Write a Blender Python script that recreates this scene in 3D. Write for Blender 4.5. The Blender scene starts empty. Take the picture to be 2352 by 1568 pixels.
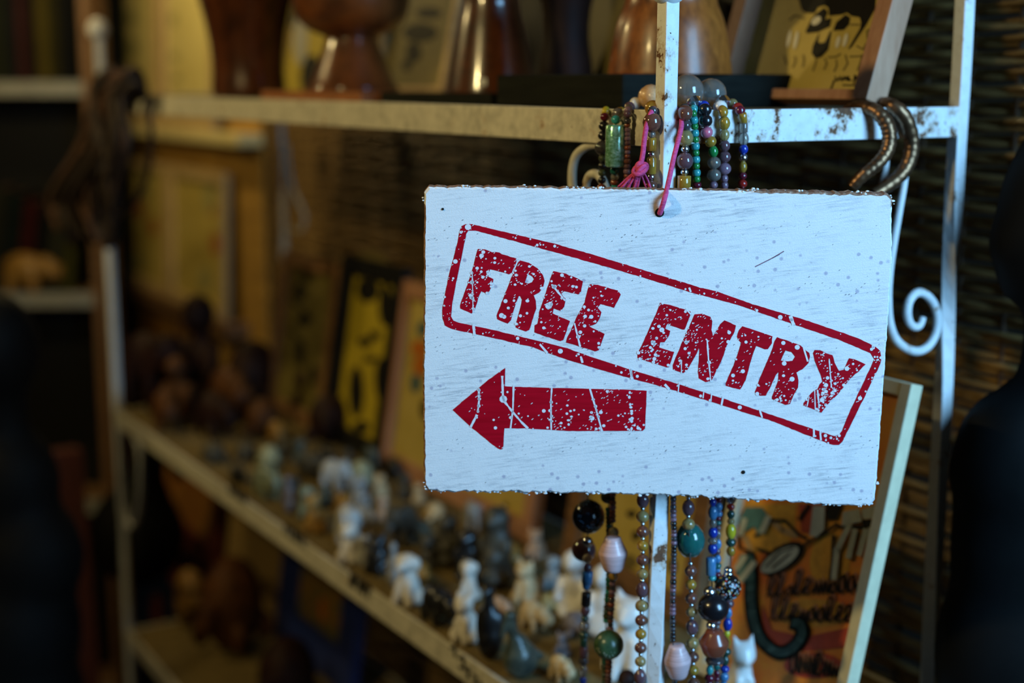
import bpy, math, random
from mathutils import Vector as V3, noise
from mathutils.geometry import tessellate_polygon
random.seed(7)
sc = bpy.context.scene
COL = sc.collection
PI = math.pi

# ------------------------------------------------------------------ camera, world, lights, exposure
F = 3267.0
PITCH = math.atan(596 / F)
CAM = V3((0, 0, 1.5))
cd = bpy.data.cameras.new('camera'); cam = bpy.data.objects.new('camera', cd); COL.objects.link(cam)
cam.location = CAM; cam.rotation_euler = (PI / 2 - PITCH, 0, 0)
cd.sensor_width = 36; cd.lens = F * 36 / 2352; cd.clip_start = 0.05
cd.dof.use_dof = True; cd.dof.focus_distance = 0.966; cd.dof.aperture_fstop = 2.6; cd.dof.aperture_blades = 7
sc.camera = cam
w = bpy.data.worlds.new('world'); sc.world = w; w.use_nodes = True
w.node_tree.nodes['Background'].inputs[0].default_value = (0.5, 0.62, 0.8, 1)
w.node_tree.nodes['Background'].inputs[1].default_value = 0.003
def light(name, kind, loc, energy, color, size=0.1, target=None, size_y=None):
    d = bpy.data.lights.new(name, kind); d.energy = energy; d.color = color
    if kind == 'AREA':
        d.shape = 'RECTANGLE'; d.size = size; d.size_y = size_y or size
    else:
        d.shadow_soft_size = size
    o = bpy.data.objects.new(name, d); o.location = loc; COL.objects.link(o)
    if target is not None:
        o.rotation_euler = (V3(target) - V3(loc)).to_track_quat('-Z', 'Y').to_euler()
    return o
light('doorway_daylight', 'AREA', (1.20, -0.12, 1.78), 49, (0.275, 0.61, 1.0), 0.55, (0.15, 1.0, 1.3), 1.0)
light('warm_light', 'POINT', (-0.76, 0.42, 1.93), 21, (1.0, 0.77, 0.33), 0.03)
light('warm_light', 'POINT', (-0.86, 2.70, 1.95), 6.5, (1.0, 0.77, 0.33), 0.03)  # added fill light, brightens the far wall shelf and its pictures
light('warm_light', 'POINT', (-1.20, 1.75, 2.0), 15, (1.0, 0.77, 0.33), 0.03)
sc.view_settings.view_transform = 'Standard'; sc.view_settings.look = 'None'
sc.view_settings.gamma = 1; sc.view_settings.use_curve_mapping = False
sc.view_settings.exposure = 0.0

# ------------------------------------------------------------------ places: rays of the lens meet real planes of the rack
FW = V3((0, math.cos(PITCH), -math.sin(PITCH))); UP = V3((0, math.sin(PITCH), math.cos(PITCH))); RT = V3((1, 0, 0))
U = V3((-0.5113, 0.8594, 0)); V = V3((0.8594, 0.5113, 0)); Z = V3((0, 0, 1))
C = V3((0.10697, 1.0, 0))
ZT, ZL, ZB = 1.4807, 0.977, 0.60
LU, LV = 1.455, 0.288
def W(u, v, z): return C + U * u + V * v + Z * z
def ray(x, y): return FW + RT * ((x - 1176) / F) + UP * ((784 - y) / F)
def aty(x, y, d): r = ray(x, y); return CAM + r * (d / r.y)
def onz(x, y, z): r = ray(x, y); return CAM + r * ((z - 1.5) / r.z)
def onv(x, y, v): r = ray(x, y); return CAM + r * ((v - (CAM - C).dot(V)) / r.dot(V))
def onu(x, y, u): r = ray(x, y); return CAM + r * ((u - (CAM - C).dot(U)) / r.dot(U))
def uv(P): d = P - C; return d.dot(U), d.dot(V)
def depth(P): return (P - CAM).dot(FW)

# ------------------------------------------------------------------ materials
class NT:
    def __init__(s, name):
        s.m = bpy.data.materials.new(name); s.m.use_nodes = True; s.t = s.m.node_tree
        s.b = s.t.nodes['Principled BSDF']; s.co = None
    def n(s, kind, **kw):
        o = s.t.nodes.new(kind)
        for k, v in kw.items(): setattr(o, k, v)
        return o
    def ln(s, a, b): s.t.links.new(a, b)
    def coord(s, scale=(1, 1, 1), rot=(0, 0, 0)):
        tc = s.n('ShaderNodeTexCoord'); mp = s.n('ShaderNodeMapping')
        mp.inputs['Scale'].default_value = scale; mp.inputs['Rotation'].default_value = rot
        s.ln(tc.outputs['Object'], mp.inputs['Vector']); return mp.outputs[0]
    def noise(s, scale, detail=3, rough=0.55, sc3=(1, 1, 1), rot=(0, 0, 0)):
        o = s.n('ShaderNodeTexNoise'); s.ln(s.coord(sc3, rot), o.inputs['Vector'])
        o.inputs['Scale'].default_value = scale; o.inputs['Detail'].default_value = detail; o.inputs['Roughness'].default_value = rough
        return o.outputs['Fac']
    def voro(s, scale, sc3=(1, 1, 1), rot=(0, 0, 0)):
        o = s.n('ShaderNodeTexVoronoi'); s.ln(s.coord(sc3, rot), o.inputs['Vector']); o.inputs['Scale'].default_value = scale
        return o
    def ramp(s, f, stops):
        r = s.n('ShaderNodeValToRGB'); s.ln(f, r.inputs[0]); e = r.color_ramp.elements
        while len(e) < len(stops): e.new(0.5)
        for el, (p, c) in zip(e, stops):
            el.position = p; el.color = (c[0], c[1], c[2], 1) if isinstance(c, tuple) else (c, c, c, 1)
        return r.outputs[0]
    def mix(s, f, a, b):
        m = s.n('ShaderNodeMix', data_type='RGBA')
        for v, i in ((f, 0), (a, 6), (b, 7)):
            if hasattr(v, 'is_output'): s.ln(v, m.inputs[i])
            elif i == 0: m.inputs[0].default_value = v
            else: m.inputs[i].default_value = (v[0], v[1], v[2], 1)
        return m.outputs[2]
    def math(s, op, a, b=0.0):
        m = s.n('ShaderNodeMath', operation=op)
        for v, i in ((a, 0), (b, 1)):
            if hasattr(v, 'is_output'): s.ln(v, m.inputs[i])
            else: m.inputs[i].default_value = v
        return m.outputs[0]
    def color(s, c):
        if hasattr(c, 'is_output'): s.ln(c, s.b.inputs['Base Color'])
        else: s.b.inputs['Base Color'].default_value = (c[0], c[1], c[2], 1)
    def rough(s, r):
        if hasattr(r, 'is_output'): s.ln(r, s.b.inputs['Roughness'])
        else: s.b.inputs['Roughness'].default_value = r
    def bump(s, h, strength=0.3, dist=0.001):
        b = s.n('ShaderNodeBump'); b.inputs['Strength'].default_value = strength; b.inputs['Distance'].default_value = dist
        s.ln(h, b.inputs['Height']); s.ln(b.outputs[0], s.b.inputs['Normal'])

def plain(name, c, r=0.6, var=0.15, scale=60, coat=0.0, metal=0.0, sc3=(1, 1, 1), bump=0.0):
    t = NT(name)
    lo = tuple(x * (1 - var) for x in c); hi = tuple(min(1, x * (1 + var)) for x in c)
    f = t.noise(scale, 4, 0.6, sc3)
    t.color(t.ramp(f, [(0.3, lo), (0.7, hi)])); t.rough(r)
    t.b.inputs['Metallic'].default_value = metal; t.b.inputs['Coat Weight'].default_value = coat
    t.b.inputs['Coat Roughness'].default_value = 0.12
    if bump: t.bump(f, bump, 0.001)
    return t.m

def painted_metal(name, thr=0.66, fine=0.70, base=(0.74, 0.76, 0.76), dcol=(0.47, 0.45, 0.40), dmax=0.5):
    t = NT(name)
    big = t.noise(38, 6, 0.68); small = t.noise(330, 3, 0.6); dirt = t.noise(120, 4, 0.6)
    col = t.mix(t.math('MULTIPLY', t.ramp(dirt, [(0.35, 0.0), (0.75, dmax)]), t.ramp(t.noise(26, 3), [(0.3, 0.25), (0.65, 1.0)])), base, dcol)
    rust = t.mix(t.noise(200, 3), (0.05, 0.018, 0.01), (0.20, 0.085, 0.035))
    halo = t.ramp(big, [(thr - 0.07, 0.0), (thr, 0.75)])
    col = t.mix(halo, col, (0.40, 0.26, 0.15))
    m = t.math('MAXIMUM', t.ramp(big, [(thr, 0.0), (thr + 0.008, 1.0)]), t.ramp(small, [(fine, 0.0), (fine + 0.02, 1.0)]))
    t.color(t.mix(m, col, rust)); t.rough(t.ramp(m, [(0, 0.5), (1, 0.9)]))
    t.bump(t.math('SUBTRACT', t.math('MULTIPLY', t.noise(700, 2), 0.35), m), 0.5, 0.0006)
    return t.m

M = {}
M['metal'] = painted_metal('white_paint_on_iron', 0.635, 0.69)
M['metal_clean'] = painted_metal('white_paint_few_chips', 0.66, 0.70)
M['metal_cream'] = painted_metal('dusty_cream_paint', 0.68, 0.70, (0.66, 0.62, 0.50), (0.20, 0.19, 0.155), 0.85)
M['metal_rusty'] = painted_metal('flaking_white_paint', 0.575, 0.69)

t = NT('sign_white_paint')
def tilted(scale, ang):
    tc = t.n('ShaderNodeTexCoord'); m1 = t.n('ShaderNodeMapping'); m2 = t.n('ShaderNodeMapping')
    m1.inputs['Rotation'].default_value = (0, ang, 0); m2.inputs['Scale'].default_value = scale
    t.ln(tc.outputs['Object'], m1.inputs[0]); t.ln(m1.outputs[0], m2.inputs[0]); return m2.outputs[0]
def tnoise(scale, ang, detail, rough):
    o = t.n('ShaderNodeTexNoise'); t.ln(tilted(scale, ang), o.inputs['Vector']); o.inputs['Scale'].default_value = 1; o.inputs['Detail'].default_value = detail; o.inputs['Roughness'].default_value = rough; return o.outputs['Fac']
def tvoro(scale, ang):
    o = t.n('ShaderNodeTexVoronoi'); t.ln(tilted(scale, ang), o.inputs['Vector']); o.inputs['Scale'].default_value = 1; return o
streak = tnoise((50, 300, 650), 0.12, 4, 0.75); patch = t.noise(26, 4, 0.6); streak2 = tnoise((70, 300, 1500), 0.05, 3, 0.8); grain = t.noise(1100, 2, 0.7)
col = t.mix(t.math('MULTIPLY', t.ramp(streak, [(0.47, 0.0), (0.66, 0.8)]), t.ramp(patch, [(0.44, 0.08), (0.66, 1.0)])), (0.82, 0.81, 0.80), (0.33, 0.35, 0.38))
col = t.mix(t.math('MULTIPLY', t.ramp(streak2, [(0.62, 0.0), (0.72, 0.6)]), t.ramp(t.noise(40, 3), [(0.5, 0.0), (0.62, 1.0)])), col, (0.22, 0.23, 0.26))
col = t.mix(t.ramp(grain, [(0.45, 0.0), (0.75, 0.22)]), col, (0.52, 0.55, 0.62))
vo = tvoro((210, 300, 520), 0.55)
sel = t.math('MULTIPLY', t.math('LESS_THAN', vo.outputs['Distance'], 0.17), t.ramp(vo.outputs['Color'], [(0.62, 0.0), (0.64, 1.0)]))
col = t.mix(t.math('MULTIPLY', sel, t.ramp(t.noise(60, 3), [(0.4, 0.1), (0.6, 0.8)])), col, (0.10, 0.11, 0.13))
vo2 = t.voro(150)
sel2 = t.math('MULTIPLY', t.ramp(vo2.outputs['Distance'], [(0.14, 1.0), (0.26, 0.0)]), t.ramp(vo2.outputs['Color'], [(0.60, 0.0), (0.62, 0.7)]))
col = t.mix(sel2, col, (0.36, 0.34, 0.46))
t.color(col); t.rough(0.6); t.b.inputs['Specular IOR Level'].default_value = 0.2
t.bump(t.math('ADD', streak, t.math('MULTIPLY', grain, 0.9)), 0.4, 0.0006)
M['sign_white'] = t.m
t = NT('sign_red_paint')
f = t.noise(1, 4, 0.6, (20, 20, 260))
t.color(t.ramp(f, [(0.3, (0.36, 0.0008, 0.008)), (0.7, (0.50, 0.002, 0.014))])); t.rough(0.5); t.b.inputs['Specular IOR Level'].default_value = 0.12; t.bump(f, 0.1, 0.0004)
M['sign_red'] = t.m
t = NT('raw_board_edge')
f = t.noise(260, 4); t.color(t.ramp(f, [(0.42, (0.20, 0.10, 0.06)), (0.62, (0.36, 0.22, 0.15)), (0.72, (0.7, 0.66, 0.62))])); t.rough(0.9); t.bump(f, 0.8, 0.002)
M['sign_edge'] = t.m
M['splat'] = plain('white_splatter', (0.78, 0.77, 0.80), 0.5, 0.03)

def wood(name, a, b, scale=14, r=0.5, coat=0.0, sc3=(1, 1, 7)):
    t = NT(name)
    f = t.noise(scale, 5, 0.62, sc3); g = t.noise(scale * 9, 2, 0.5, sc3)
    t.color(t.ramp(t.math('ADD', f, t.math('MULTIPLY', t.math('SUBTRACT', g, 0.5), 0.35)), [(0.32, a), (0.68, b)]))
    t.rough(r); t.b.inputs['Coat Weight'].default_value = coat; t.b.inputs['Coat Roughness'].default_value = 0.1
    t.bump(g, 0.12, 0.0006); return t.m
M['copper_wood'] = wood('polished_copper_brown_wood', (0.06, 0.013, 0.003), (0.34, 0.10, 0.016), 22, 0.34, 0.12, (1, 1, 0.5))
M['dark_polish'] = wood('dark_polished_wood', (0.018, 0.005, 0.002), (0.14, 0.038, 0.010), 20, 0.3, 0.9, (1, 1, 0.6))
M['mid_polish'] = wood('red_brown_polished_wood', (0.045, 0.013, 0.004), (0.24, 0.075, 0.018), 18, 0.3, 0.9, (1, 1, 0.6))
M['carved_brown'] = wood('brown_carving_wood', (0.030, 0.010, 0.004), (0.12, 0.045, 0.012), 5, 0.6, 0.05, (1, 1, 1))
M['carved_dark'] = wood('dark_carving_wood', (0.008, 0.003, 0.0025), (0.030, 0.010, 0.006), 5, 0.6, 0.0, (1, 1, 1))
M['carved_gold'] = wood('yellow_brown_carving_wood', (0.16, 0.075, 0.012), (0.36, 0.19, 0.03), 25, 0.5, 0.2, (1, 1, 1))
M['frame_pink'] = wood('pinkish_frame_wood', (0.34, 0.15, 0.075), (0.50, 0.27, 0.16), 26, 0.6, 0, (1, 1, 0.2))
M['frame_brown'] = wood('brown_frame_wood', (0.12, 0.055, 0.02), (0.24, 0.12, 0.045), 20, 0.6)
M['frame_tan'] = wood('tan_frame_wood', (0.40, 0.27, 0.12), (0.58, 0.42, 0.2), 20, 0.6)
M['frame_red'] = wood('dark_red_frame_wood', (0.05, 0.008, 0.004), (0.11, 0.016, 0.008), 20, 0.5)
M['frame_cream'] = plain('cream_frame_paint', (0.66, 0.60, 0.40), 0.5, 0.1)
M['frame_black'] = plain('black_frame_paint', (0.010, 0.010, 0.010), 0.45, 0.2)
M['frame_blue'] = plain('deep_blue_frame_paint', (0.012, 0.028, 0.16), 0.5, 0.2)
M['frame_teal'] = plain('teal_frame_paint', (0.03, 0.10, 0.13), 0.5, 0.2)
M['red_board'] = wood('reddish_board_wood', (0.22, 0.07, 0.018), (0.42, 0.15, 0.04), 30, 0.5, 0.2, (7, 7, 1))
M['cream_board'] = wood('cream_ledge_wood', (0.58, 0.48, 0.22), (0.75, 0.64, 0.32), 12, 0.6)
M['brown_board'] = wood('brown_shelf_wood', (0.10, 0.05, 0.02), (0.20, 0.10, 0.035), 12, 0.7)
M['orange_wall'] = wood('ochre_backboard', (0.32, 0.17, 0.03), (0.50, 0.28, 0.05), 8, 0.8)
M['ebony'] = plain('black_stained_wood', (0.002, 0.002, 0.002), 0.7, 0.3, 40)
M['ebony_soft'] = plain('matt_black_wood', (0.012, 0.014, 0.013), 0.75, 0.35, 1, sc3=(30, 30, 160), bump=0.4)
M['plank'] = plain('charred_black_plank', (0.007, 0.008, 0.006), 0.9, 0.5, 1, sc3=(14, 14, 130), bump=0.6)
M['bronze'] = plain('rubbed_dark_bronze', (0.17, 0.09, 0.045), 0.36, 0.5, 90, metal=0.85, bump=0.3)
M['leather'] = plain('dark_leather', (0.020, 0.010, 0.007), 0.7, 0.6, 50)
M['leather_brown'] = plain('brown_leather', (0.08, 0.035, 0.018), 0.8, 0.5, 50)
M['cane'] = wood('wicker_cane', (0.15, 0.082, 0.026), (0.40, 0.25, 0.085), 30, 0.5, 0.15, (1, 1, 3))
M['stake'] = plain('dark_wicker_stake', (0.07, 0.035, 0.015), 0.8, 0.3)
M['sand'] = plain('dusty_straw_coloured_shelf', (0.14, 0.095, 0.028), 0.9, 0.45, 70, bump=0.8)
M['wall'] = plain('dark_brown_wall', (0.035, 0.022, 0.012), 0.9, 0.3, 6)
M['floor'] = wood('dark_floor', (0.02, 0.012, 0.008), (0.05, 0.03, 0.018), 5, 0.8)
M['pink_cord'] = plain('pink_cotton', (0.62, 0.06, 0.20), 0.85, 0.3, 1, sc3=(300, 300, 700), bump=0.6)
M['thread'] = plain('bead_thread', (0.06, 0.05, 0.045), 0.9, 0.2)
M['ink'] = plain('black_ink', (0.012, 0.011, 0.010), 0.6, 0.2)
M['sticker'] = plain('white_sticker', (0.75, 0.75, 0.72), 0.6, 0.05)
def stone(name, a, b, r=0.35, scale=6, sss=0.0):
    t = NT(name); f = t.noise(scale, 5, 0.65)
    t.color(t.ramp(f, [(0.35, a), (0.68, b)])); t.rough(r)
    if sss:
        t.b.inputs['Subsurface Weight'].default_value = sss; t.b.inputs['Subsurface Radius'].default_value = (0.006, 0.005, 0.004)
        t.b.inputs['Subsurface Scale'].default_value = 1.0
    return t.m
M['s_white'] = stone('white_soapstone', (0.62, 0.56, 0.46), (0.80, 0.76, 0.68), 0.4)
M['s_milk'] = stone('milky_white_stone', (0.72, 0.70, 0.64), (0.82, 0.80, 0.76), 0.25, 6, 0.35)
M['s_cream'] = stone('cream_soapstone', (0.50, 0.36, 0.18), (0.68, 0.52, 0.30), 0.45)
M['s_pink'] = stone('pinkish_soapstone', (0.42, 0.25, 0.15), (0.60, 0.40, 0.26), 0.5)
M['s_grey'] = stone('grey_soapstone', (0.20, 0.20, 0.19), (0.40, 0.39, 0.36), 0.4)
M['s_lgrey'] = stone('pale_grey_marble', (0.38, 0.38, 0.36), (0.58, 0.57, 0.53), 0.35)
M['s_green'] = stone('grey_green_soapstone', (0.10, 0.12, 0.075), (0.27, 0.29, 0.17), 0.35)
M['s_pgreen'] = stone('pale_green_soapstone', (0.27, 0.29, 0.18), (0.46, 0.47, 0.30), 0.4)
M['s_dgreen'] = stone('dark_green_serpentine', (0.025, 0.035, 0.030), (0.10, 0.12, 0.09), 0.3)
M['s_black'] = stone('black_stone', (0.006, 0.006, 0.007), (0.022, 0.022, 0.022), 0.28)
M['s_dark'] = stone('dark_mottled_stone', (0.014, 0.013, 0.011), (0.085, 0.075, 0.05), 0.5, 11)
M['s_brown'] = stone('orange_brown_stone', (0.22, 0.11, 0.02), (0.42, 0.23, 0.05), 0.4)
M['s_violet'] = stone('violet_grey_stone', (0.10, 0.085, 0.09), (0.24, 0.20, 0.20), 0.4)

def glass(name, c, trans=0.65, r=0.1):
    t = NT(name); f = t.noise(2, 3)
    t.color(t.ramp(f, [(0.3, tuple(x * 0.75 for x in c)), (0.7, c)])); t.rough(r)
    t.b.inputs['Transmission Weight'].default_value = trans; t.b.inputs['IOR'].default_value = 1.45
    t.b.inputs['Coat Weight'].default_value = 0.5; t.b.inputs['Coat Roughness'].default_value = 0.05
    return t.m
BC = {}
for k, c, tr in [('amber', (0.55, 0.30, 0.04), .4), ('honey', (0.50, 0.36, 0.14), .45), ('brown', (0.20, 0.075, 0.05), .3), ('plum', (0.17, 0.085, 0.10), .3),
                 ('clear', (0.46, 0.42, 0.37), .75), ('mauve', (0.34, 0.20, 0.27), .35), ('green', (0.02, 0.30, 0.07), .3), ('red', (0.38, 0.02, 0.015), .15),
                 ('wine', (0.15, 0.012, 0.03), .2), ('blue', (0.015, 0.05, 0.42), .2), ('sky', (0.08, 0.26, 0.50), .2), ('turq', (0.05, 0.42, 0.42), .2),
                 ('teal', (0.02, 0.17, 0.15), .3), ('olive', (0.08, 0.10, 0.035), .3), ('smoke', (0.08, 0.075, 0.085), .4), ('glim', (0.30, 0.42, 0.22), .3)]:
    BC[k] = glass('glass_' + k, c, tr)
for k, c in [('black', (0.008, 0.008, 0.010)), ('white', (0.72, 0.70, 0.66)), ('yellow', (0.55, 0.42, 0.02)), ('orange', (0.55, 0.16, 0.02)), ('pink', (0.55, 0.13, 0.20)),
             ('rust', (0.20, 0.05, 0.025)), ('dgreen', (0.015, 0.05, 0.035)), ('cream', (0.62, 0.55, 0.42))]:
    BC[k] = plain('opaque_' + k, c, 0.25, 0.15, 200, coat=0.5)
BC['silver'] = plain('silvery_metal_bead', (0.62, 0.64, 0.68), 0.22, 0.1, 200, metal=1.0)
BC['paper'] = plain('rolled_pink_paper', (0.60, 0.40, 0.40), 0.42, 0.18, 1, coat=0.3, sc3=(.3, .3, 9), bump=0.3)
BC['paperpeach'] = plain('rolled_peach_paper', (0.60, 0.36, 0.18), 0.35, 0.18, 1, coat=0.5, sc3=(7, 7, 1), bump=0.3)
t = NT('silver_foil_in_green_glass'); f = t.noise(1, 4, 0.6, (2.5, 2.5, 7))
t.color(t.ramp(f, [(0.35, (0.10, 0.28, 0.10)), (0.55, (0.24, 0.56, 0.40)), (0.75, (0.55, 0.85, 0.80))])); t.rough(0.18); t.b.inputs['Metallic'].default_value = 0.35
t.b.inputs['Coat Weight'].default_value = 1; t.bump(f, 0.3, 0.0006); BC['foil'] = t.m
t = NT('black_glass_blue_flecks'); vo = t.voro(9); s_ = t.math('LESS_THAN', vo.outputs['Distance'], 0.26)
t.color(t.mix(t.math('MULTIPLY', s_, t.ramp(t.noise(1.6), [(0.5, 0.0), (0.56, 1.0)])), (0.007, 0.007, 0.009), (0.18, 0.38, 0.62))); t.rough(0.12); BC['fleck'] = t.m
t = NT('black_glass_many_coloured_crumbs'); vo = t.voro(5.5); s_ = t.math('LESS_THAN', vo.outputs['Distance'], 0.40)
t.color(t.mix(t.math('MULTIPLY', s_, t.ramp(t.noise(1.2), [(0.42, 0.0), (0.46, 1.0)])), (0.007, 0.007, 0.008),
              t.ramp(vo.outputs['Color'], [(0.2, (0.5, 0.02, 0.01)), (0.35, (0.6, 0.5, 0.03)), (0.5, (0.7, 0.72, 0.75)), (0.7, (0.25, 0.45, 0.7)), (0.9, (0.65, 0.6, 0.05))]))); t.rough(0.25)
BC['crumb'] = t.m
t = NT('green_glass_with_crumbs'); vo = t.voro(7); s_ = t.math('LESS_THAN', vo.outputs['Distance'], 0.28)
t.color(t.mix(t.math('MULTIPLY', s_, t.ramp(t.noise(1.5), [(0.56, 0.0), (0.6, 1.0)])), t.ramp(t.noise(2), [(0.3, (0.02, 0.05, 0.025)), (0.7, (0.06, 0.12, 0.05))]), (0.6, 0.62, 0.5))); t.rough(0.3)
BC['ggreen'] = t.m

M['copper_wood'].node_tree.nodes['Principled BSDF'].inputs['Specular IOR Level'].default_value = 0.3
for k_ in ('ebony', 'plank', 'ink', 'frame_black', 'carved_brown', 'carved_dark'): M[k_].node_tree.nodes['Principled BSDF'].inputs['Specular IOR Level'].default_value = 0.15

# ------------------------------------------------------------------ object helpers
class MB:
    """collects geometry in world coordinates"""
    def __init__(s): s.v = []; s.f = []; s.mi = []
    def add(s, vs, fs, mi=0):
        k = len(s.v); s.v += [V3(p) for p in vs]; s.f += [tuple(i + k for i in f) for f in fs]; s.mi += [mi] * len(fs); return s
    def box(s, o, a, b, c, mi=0):
        o, a, b, c = V3(o), V3(a), V3(b), V3(c)
        vs = [o, o + a, o + a + b, o + b, o + c, o + a + c, o + a + b + c, o + b + c]
        fs = [(0, 3, 2, 1), (4, 5, 6, 7), (0, 1, 5, 4), (1, 2, 6, 5), (2, 3, 7, 6), (3, 0, 4, 7)]
        if a.cross(b).dot(c) < 0: fs = [f[::-1] for f in fs]
        return s.add(vs, fs, mi)
    def tube(s, pts, r, n=8, caps=True, squash=None, mi=0):
        pts = [V3(p) for p in pts]; m = len(pts)
        rr = r if isinstance(r, (list, tuple)) else [r] * m
        tang = []
        for i in range(m):
            d = pts[min(i + 1, m - 1)] - pts[max(i - 1, 0)]
            tang.append(d.normalized() if d.length > 1e-9 else Z.copy())
        ref = V3((0, 0, 1)) if abs(tang[0].z) < 0.9 else V3((1, 0, 0))
        nx = (ref - tang[0] * ref.dot(tang[0])).normalized()
        vs, fs = [], []
        for i in range(m):
            nx = nx - tang[i] * nx.dot(tang[i])
            nx = nx.normalized() if nx.length > 1e-6 else tang[i].orthogonal().normalized()
            ny = tang[i].cross(nx)
            for k in range(n):
                a = 2 * PI * k / n
                vs.append(pts[i] + (nx * math.cos(a) + ny * math.sin(a)) * rr[i])
        for i in range(m - 1):
            for k in range(n):
                k2 = (k + 1) % n
                fs.append((i * n + k, i * n + k2, (i + 1) * n + k2, (i + 1) * n + k))
        if caps: fs += [tuple(range(n - 1, -1, -1)), tuple((m - 1) * n + k for k in range(n))]
        return s.add(vs, fs, mi)
    def lathe(s, o, prof, n=40, axis=Z, mi=0):
        axis = V3(axis).normalized(); x = axis.orthogonal().normalized(); y = axis.cross(x); o = V3(o)
        vs, fs = [], []; m = len(prof)
        for r, h in prof:
            for k in range(n):
                a = 2 * PI * k / n; vs.append(o + axis * h + (x * math.cos(a) + y * math.sin(a)) * max(r, 1e-5))
        for i in range(m - 1):
            for k in range(n):
                k2 = (k + 1) % n; fs.append((i * n + k, i * n + k2, (i + 1) * n + k2, (i + 1) * n + k))
        fs += [tuple(range(n - 1, -1, -1)), tuple((m - 1) * n + k for k in range(n))]
        return s.add(vs, fs, mi)
    def ball(s, o, r, n=14, m=9, mi=0):
        r = V3(r) if isinstance(r, (tuple, list, V3)) else V3((r, r, r)); o = V3(o)
        vs = [o + V3((0, 0, -r.z))]
        for i in range(1, m):
            a = PI * i / m - PI / 2
            for k in range(n):
                b = 2 * PI * k / n; vs.append(o + V3((r.x * math.cos(a) * math.cos(b), r.y * math.cos(a) * math.sin(b), r.z * math.sin(a))))
        vs.append(o + V3((0, 0, r.z))); fs = []
        for k in range(n):
            k2 = (k + 1) % n; fs.append((0, 1 + k2, 1 + k)); fs.append((len(vs) - 1, 1 + (m - 2) * n + k, 1 + (m - 2) * n + k2))
            for i in range(m - 2): fs.append((1 + i * n + k, 1 + i * n + k2, 1 + (i + 1) * n + k2, 1 + (i + 1) * n + k))
        return s.add(vs, fs, mi)
    def mesh(s, name, mats, base=V3((0, 0, 0)), smooth=False):
        me = bpy.data.meshes.new(name); me.from_pydata([tuple(p - base) for p in s.v], [], s.f)
        for m in (mats if isinstance(mats, list) else [mats]): me.materials.append(m)
        if isinstance(mats, list): me.polygons.foreach_set('material_index', s.mi)
        if smooth: me.polygons.foreach_set('use_smooth', [True] * len(me.polygons))
        me.update(); return me

def tagit(o, label, cat, group=None):
    o['label'] = label; o['category'] = cat
    if group: o['group'] = group
class Thing:
    def __init__(s, name, base, label, cat, group=None):
        s.base = V3(base); s.o = bpy.data.objects.new(name, None); s.o.empty_display_size = 0.02
        s.o.location = s.base; COL.objects.link(s.o); tagit(s.o, label, cat, group)
    def part(s, name, mb, mat, parent=None, smooth=False, bevel=0, label=None, stuff=False):
        o = bpy.data.objects.new(name, mb.mesh(name, mat, s.base, smooth)); COL.objects.link(o); o.parent = parent or s.o
        if bevel:
            b = o.modifiers.new('bevel', 'BEVEL'); b.width = bevel; b.segments = 2; b.limit_method = 'ANGLE'
        if label: o['label'] = label
        if stuff: o['kind'] = 'stuff'
        return o
def single(name, mb, mat, base, label, cat, group=None, smooth=False, bevel=0):
    base = V3(base); o = bpy.data.objects.new(name, mb.mesh(name, mat, base, smooth)); o.location = base; COL.objects.link(o)
    tagit(o, label, cat, group)
    if bevel:
        b = o.modifiers.new('bevel', 'BEVEL'); b.width = bevel; b.segments = 2; b.limit_method = 'ANGLE'
    return o
def structure(name, mb, mat):
    o = bpy.data.objects.new(name, mb.mesh(name, mat)); COL.objects.link(o); o['kind'] = 'structure'; return o
def smooth_path(pts, k=6):
    """Catmull-Rom through points"""
    pts = [V3(p) for p in pts]; out = []
    for i in range(len(pts) - 1):
        p0, p1, p2, p3 = pts[max(i - 1, 0)], pts[i], pts[i + 1], pts[min(i + 2, len(pts) - 1)]
        for j in range(k):
            t = j / k
            out.append(0.5 * (2 * p1 + (p2 - p0) * t + (2 * p0 - 5 * p1 + 4 * p2 - p3) * t * t + (3 * p1 - p0 - 3 * p2 + p3) * t ** 3))
    out.append(pts[-1]); return out

# ------------------------------------------------------------------ structure
structure('floor', MB().box((-3.2, -2.4, -0.05), (6, 0, 0), (0, 7.0, 0), (0, 0, 0.05)), M['floor'])
structure('wall_right', MB().box(W(-1.6, 0.68, 0), U * 5.2, V * 0.08, Z * 2.6), M['wall'])
structure('wall_back', MB().box((-3.2, 4.35, 0), (3.2, 0, 0), (0, 0.08, 0), (0, 0, 2.6)), M['wall'])
structure('ceiling', MB().box((-3.2, -2.4, 2.6), (6, 0, 0), (0, 7.0, 0), (0, 0, 0.05)), M['wall'])

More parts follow.
